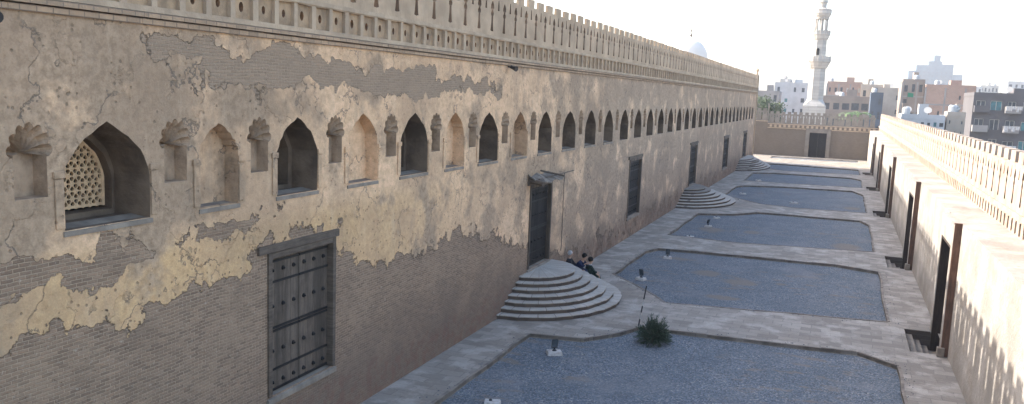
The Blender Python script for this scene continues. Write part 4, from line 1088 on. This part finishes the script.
building('far_block', 19, 30, 420, 14.2, 12, 'p_tan', 'faint tan block on the skyline left of the high-rise', 5, 5, seed=24)
building('far_block', 8, 19, 380, 13.4, 12, 'p_cream', 'faint cream block far behind the brown tower', 5, 5, seed=25)

def tree(x, y, h, r, lab, mat='leaf', n=420, seed=1, name='tree'):
    t = empty(name, (x, y, -1.2)); tag(t, lab, 'tree', 'trees beyond the end wall'); rd = random.Random(seed)
    H = h+1.2; m = MB(); m.tube((0, 0, 0), (.1, 0, H*.55), .28, .16, 8)
    lf = MB(); cl = []
    for i in range(14):
        a = rd.uniform(0, 6.28); q = rd.uniform(.2, .9)*r; c = Vector((q*math.cos(a), q*math.sin(a), H*rd.uniform(.55, .92))); cl.append(c); m.tube((.05, 0, H*rd.uniform(.3, .5)), c, .09, .03, 5)
    m.build('trunk', 'bark', t)
    for i in range(n*4):
        c = rd.choice(cl); p = c+Vector((rd.gauss(0, r*.22), rd.gauss(0, r*.22), rd.gauss(0, r*.18)))
        u = Vector((rd.gauss(0, 1), rd.gauss(0, 1), rd.gauss(0, 1))).normalized()*.16; v = u.orthogonal().normalized()*.13
        lf.add([p-u, p-v, p+u, p+v], [(0, 1, 2, 3)])
    lf.build('crown', mat, t)
tree(-15.6, 182, 9.8, 2.2, 'dusty green tree beside the mosque corner', seed=1)
tree(-12.9, 184, 9.6, 2.0, 'rounder dusty green tree left of the minaret', seed=2)
def palm(x, y, h, lab, seed):
    t = empty('palm_tree', (x, y, -1.2)); tag(t, lab, 'palm', 'trees beyond the end wall'); rd = random.Random(seed); H = h+1.2
    m = MB(); m.tube((0, 0, 0), (0, 0, H), .22, .17, 8); m.build('trunk', 'bark', t); lf = MB()
    for i in range(22):
        a = rd.uniform(0, 6.28); L = rd.uniform(1.6, 2.4); up = rd.uniform(.1, 1.0); pts = []
        for k in range(8): q = k/7; pts.append(Vector((math.cos(a)*L*q, math.sin(a)*L*q, H+up*q*1.4-1.5*q*q)))
        for k in range(7):
            d = pts[k+1]-pts[k]; s = d.cross(Vector((0, 0, 1))).normalized()
            for sg in (-1, 1):
                for j in range(3):
                    p = pts[k]+d*j/3; lf.add([p, p+d*.2, p+s*sg*.45+d*.9+Vector((0, 0, -.15))], [(0, 1, 2)])
    lf.build('frond', 'palm', t)
palm(1.2, 160, 7.0, 'left palm over the end wall cresting', 1); palm(2.9, 161, 7.1, 'right palm over the end wall cresting', 2)

# ------------------------------------------------------------------ air
HAZE = True
if HAZE:
    m = MB(); m.box(-300, -60, -2.4, 300, 1200, 66); o = m.build('haze', 'sand'); tag(o, kind='stuff')
    hm = bpy.data.materials.new('haze_air'); hm.use_nodes = True; t = hm.node_tree; t.nodes.remove(t.nodes['Principled BSDF'])
    v = t.nodes.new('ShaderNodeVolumePrincipled'); v.inputs['Color'].default_value = (.93, .95, 1, 1); v.inputs['Density'].default_value = .00032; v.inputs['Anisotropy'].default_value = .3
    t.links.new(v.outputs[0], t.nodes['Material Output'].inputs['Volume']); o.data.materials.clear(); o.data.materials.append(hm)

# loose chippings spilled along the edges of the nearest beds
m = MB(); rd = random.Random(21)
for gi in (0, 1):
    l = GR[gi]; n = len(l)
    for i in range(n):
        a, b = Vector(l[i]), Vector(l[(i+1) % n])
        if max(a.y, b.y) < 18: continue
        for k in range(int((b-a).length*16)):
            p = a.lerp(b, rd.random())+Vector((rd.gauss(0, .22), rd.gauss(0, .22))); s = rd.uniform(.012, .034)
            inside = False; x, y = p; j = n-1
            for q in range(n):
                if (l[q][1] > y) != (l[j][1] > y) and x < (l[j][0]-l[q][0])*(y-l[q][1])/(l[j][1]-l[q][1])+l[q][0]: inside = not inside
                j = q
            z = -.13 if inside else .0
            if x < XL or x > XR: continue
            vs = [(x+s*rd.uniform(.6, 1.2)*u, y+s*rd.uniform(.6, 1.2)*v, z+s*w) for u, v, w in ((1, 0, .1), (0, 1, .1), (-1, 0, .1), (0, -1, .1), (.1, 0, .9))]
            m.add(vs, [(0, 1, 4), (1, 2, 4), (2, 3, 4), (3, 0, 4)])
tag(m.build('chippings', 'gravel'), 'loose stone chippings spilled along the bed edges', 'chippings', kind='stuff')
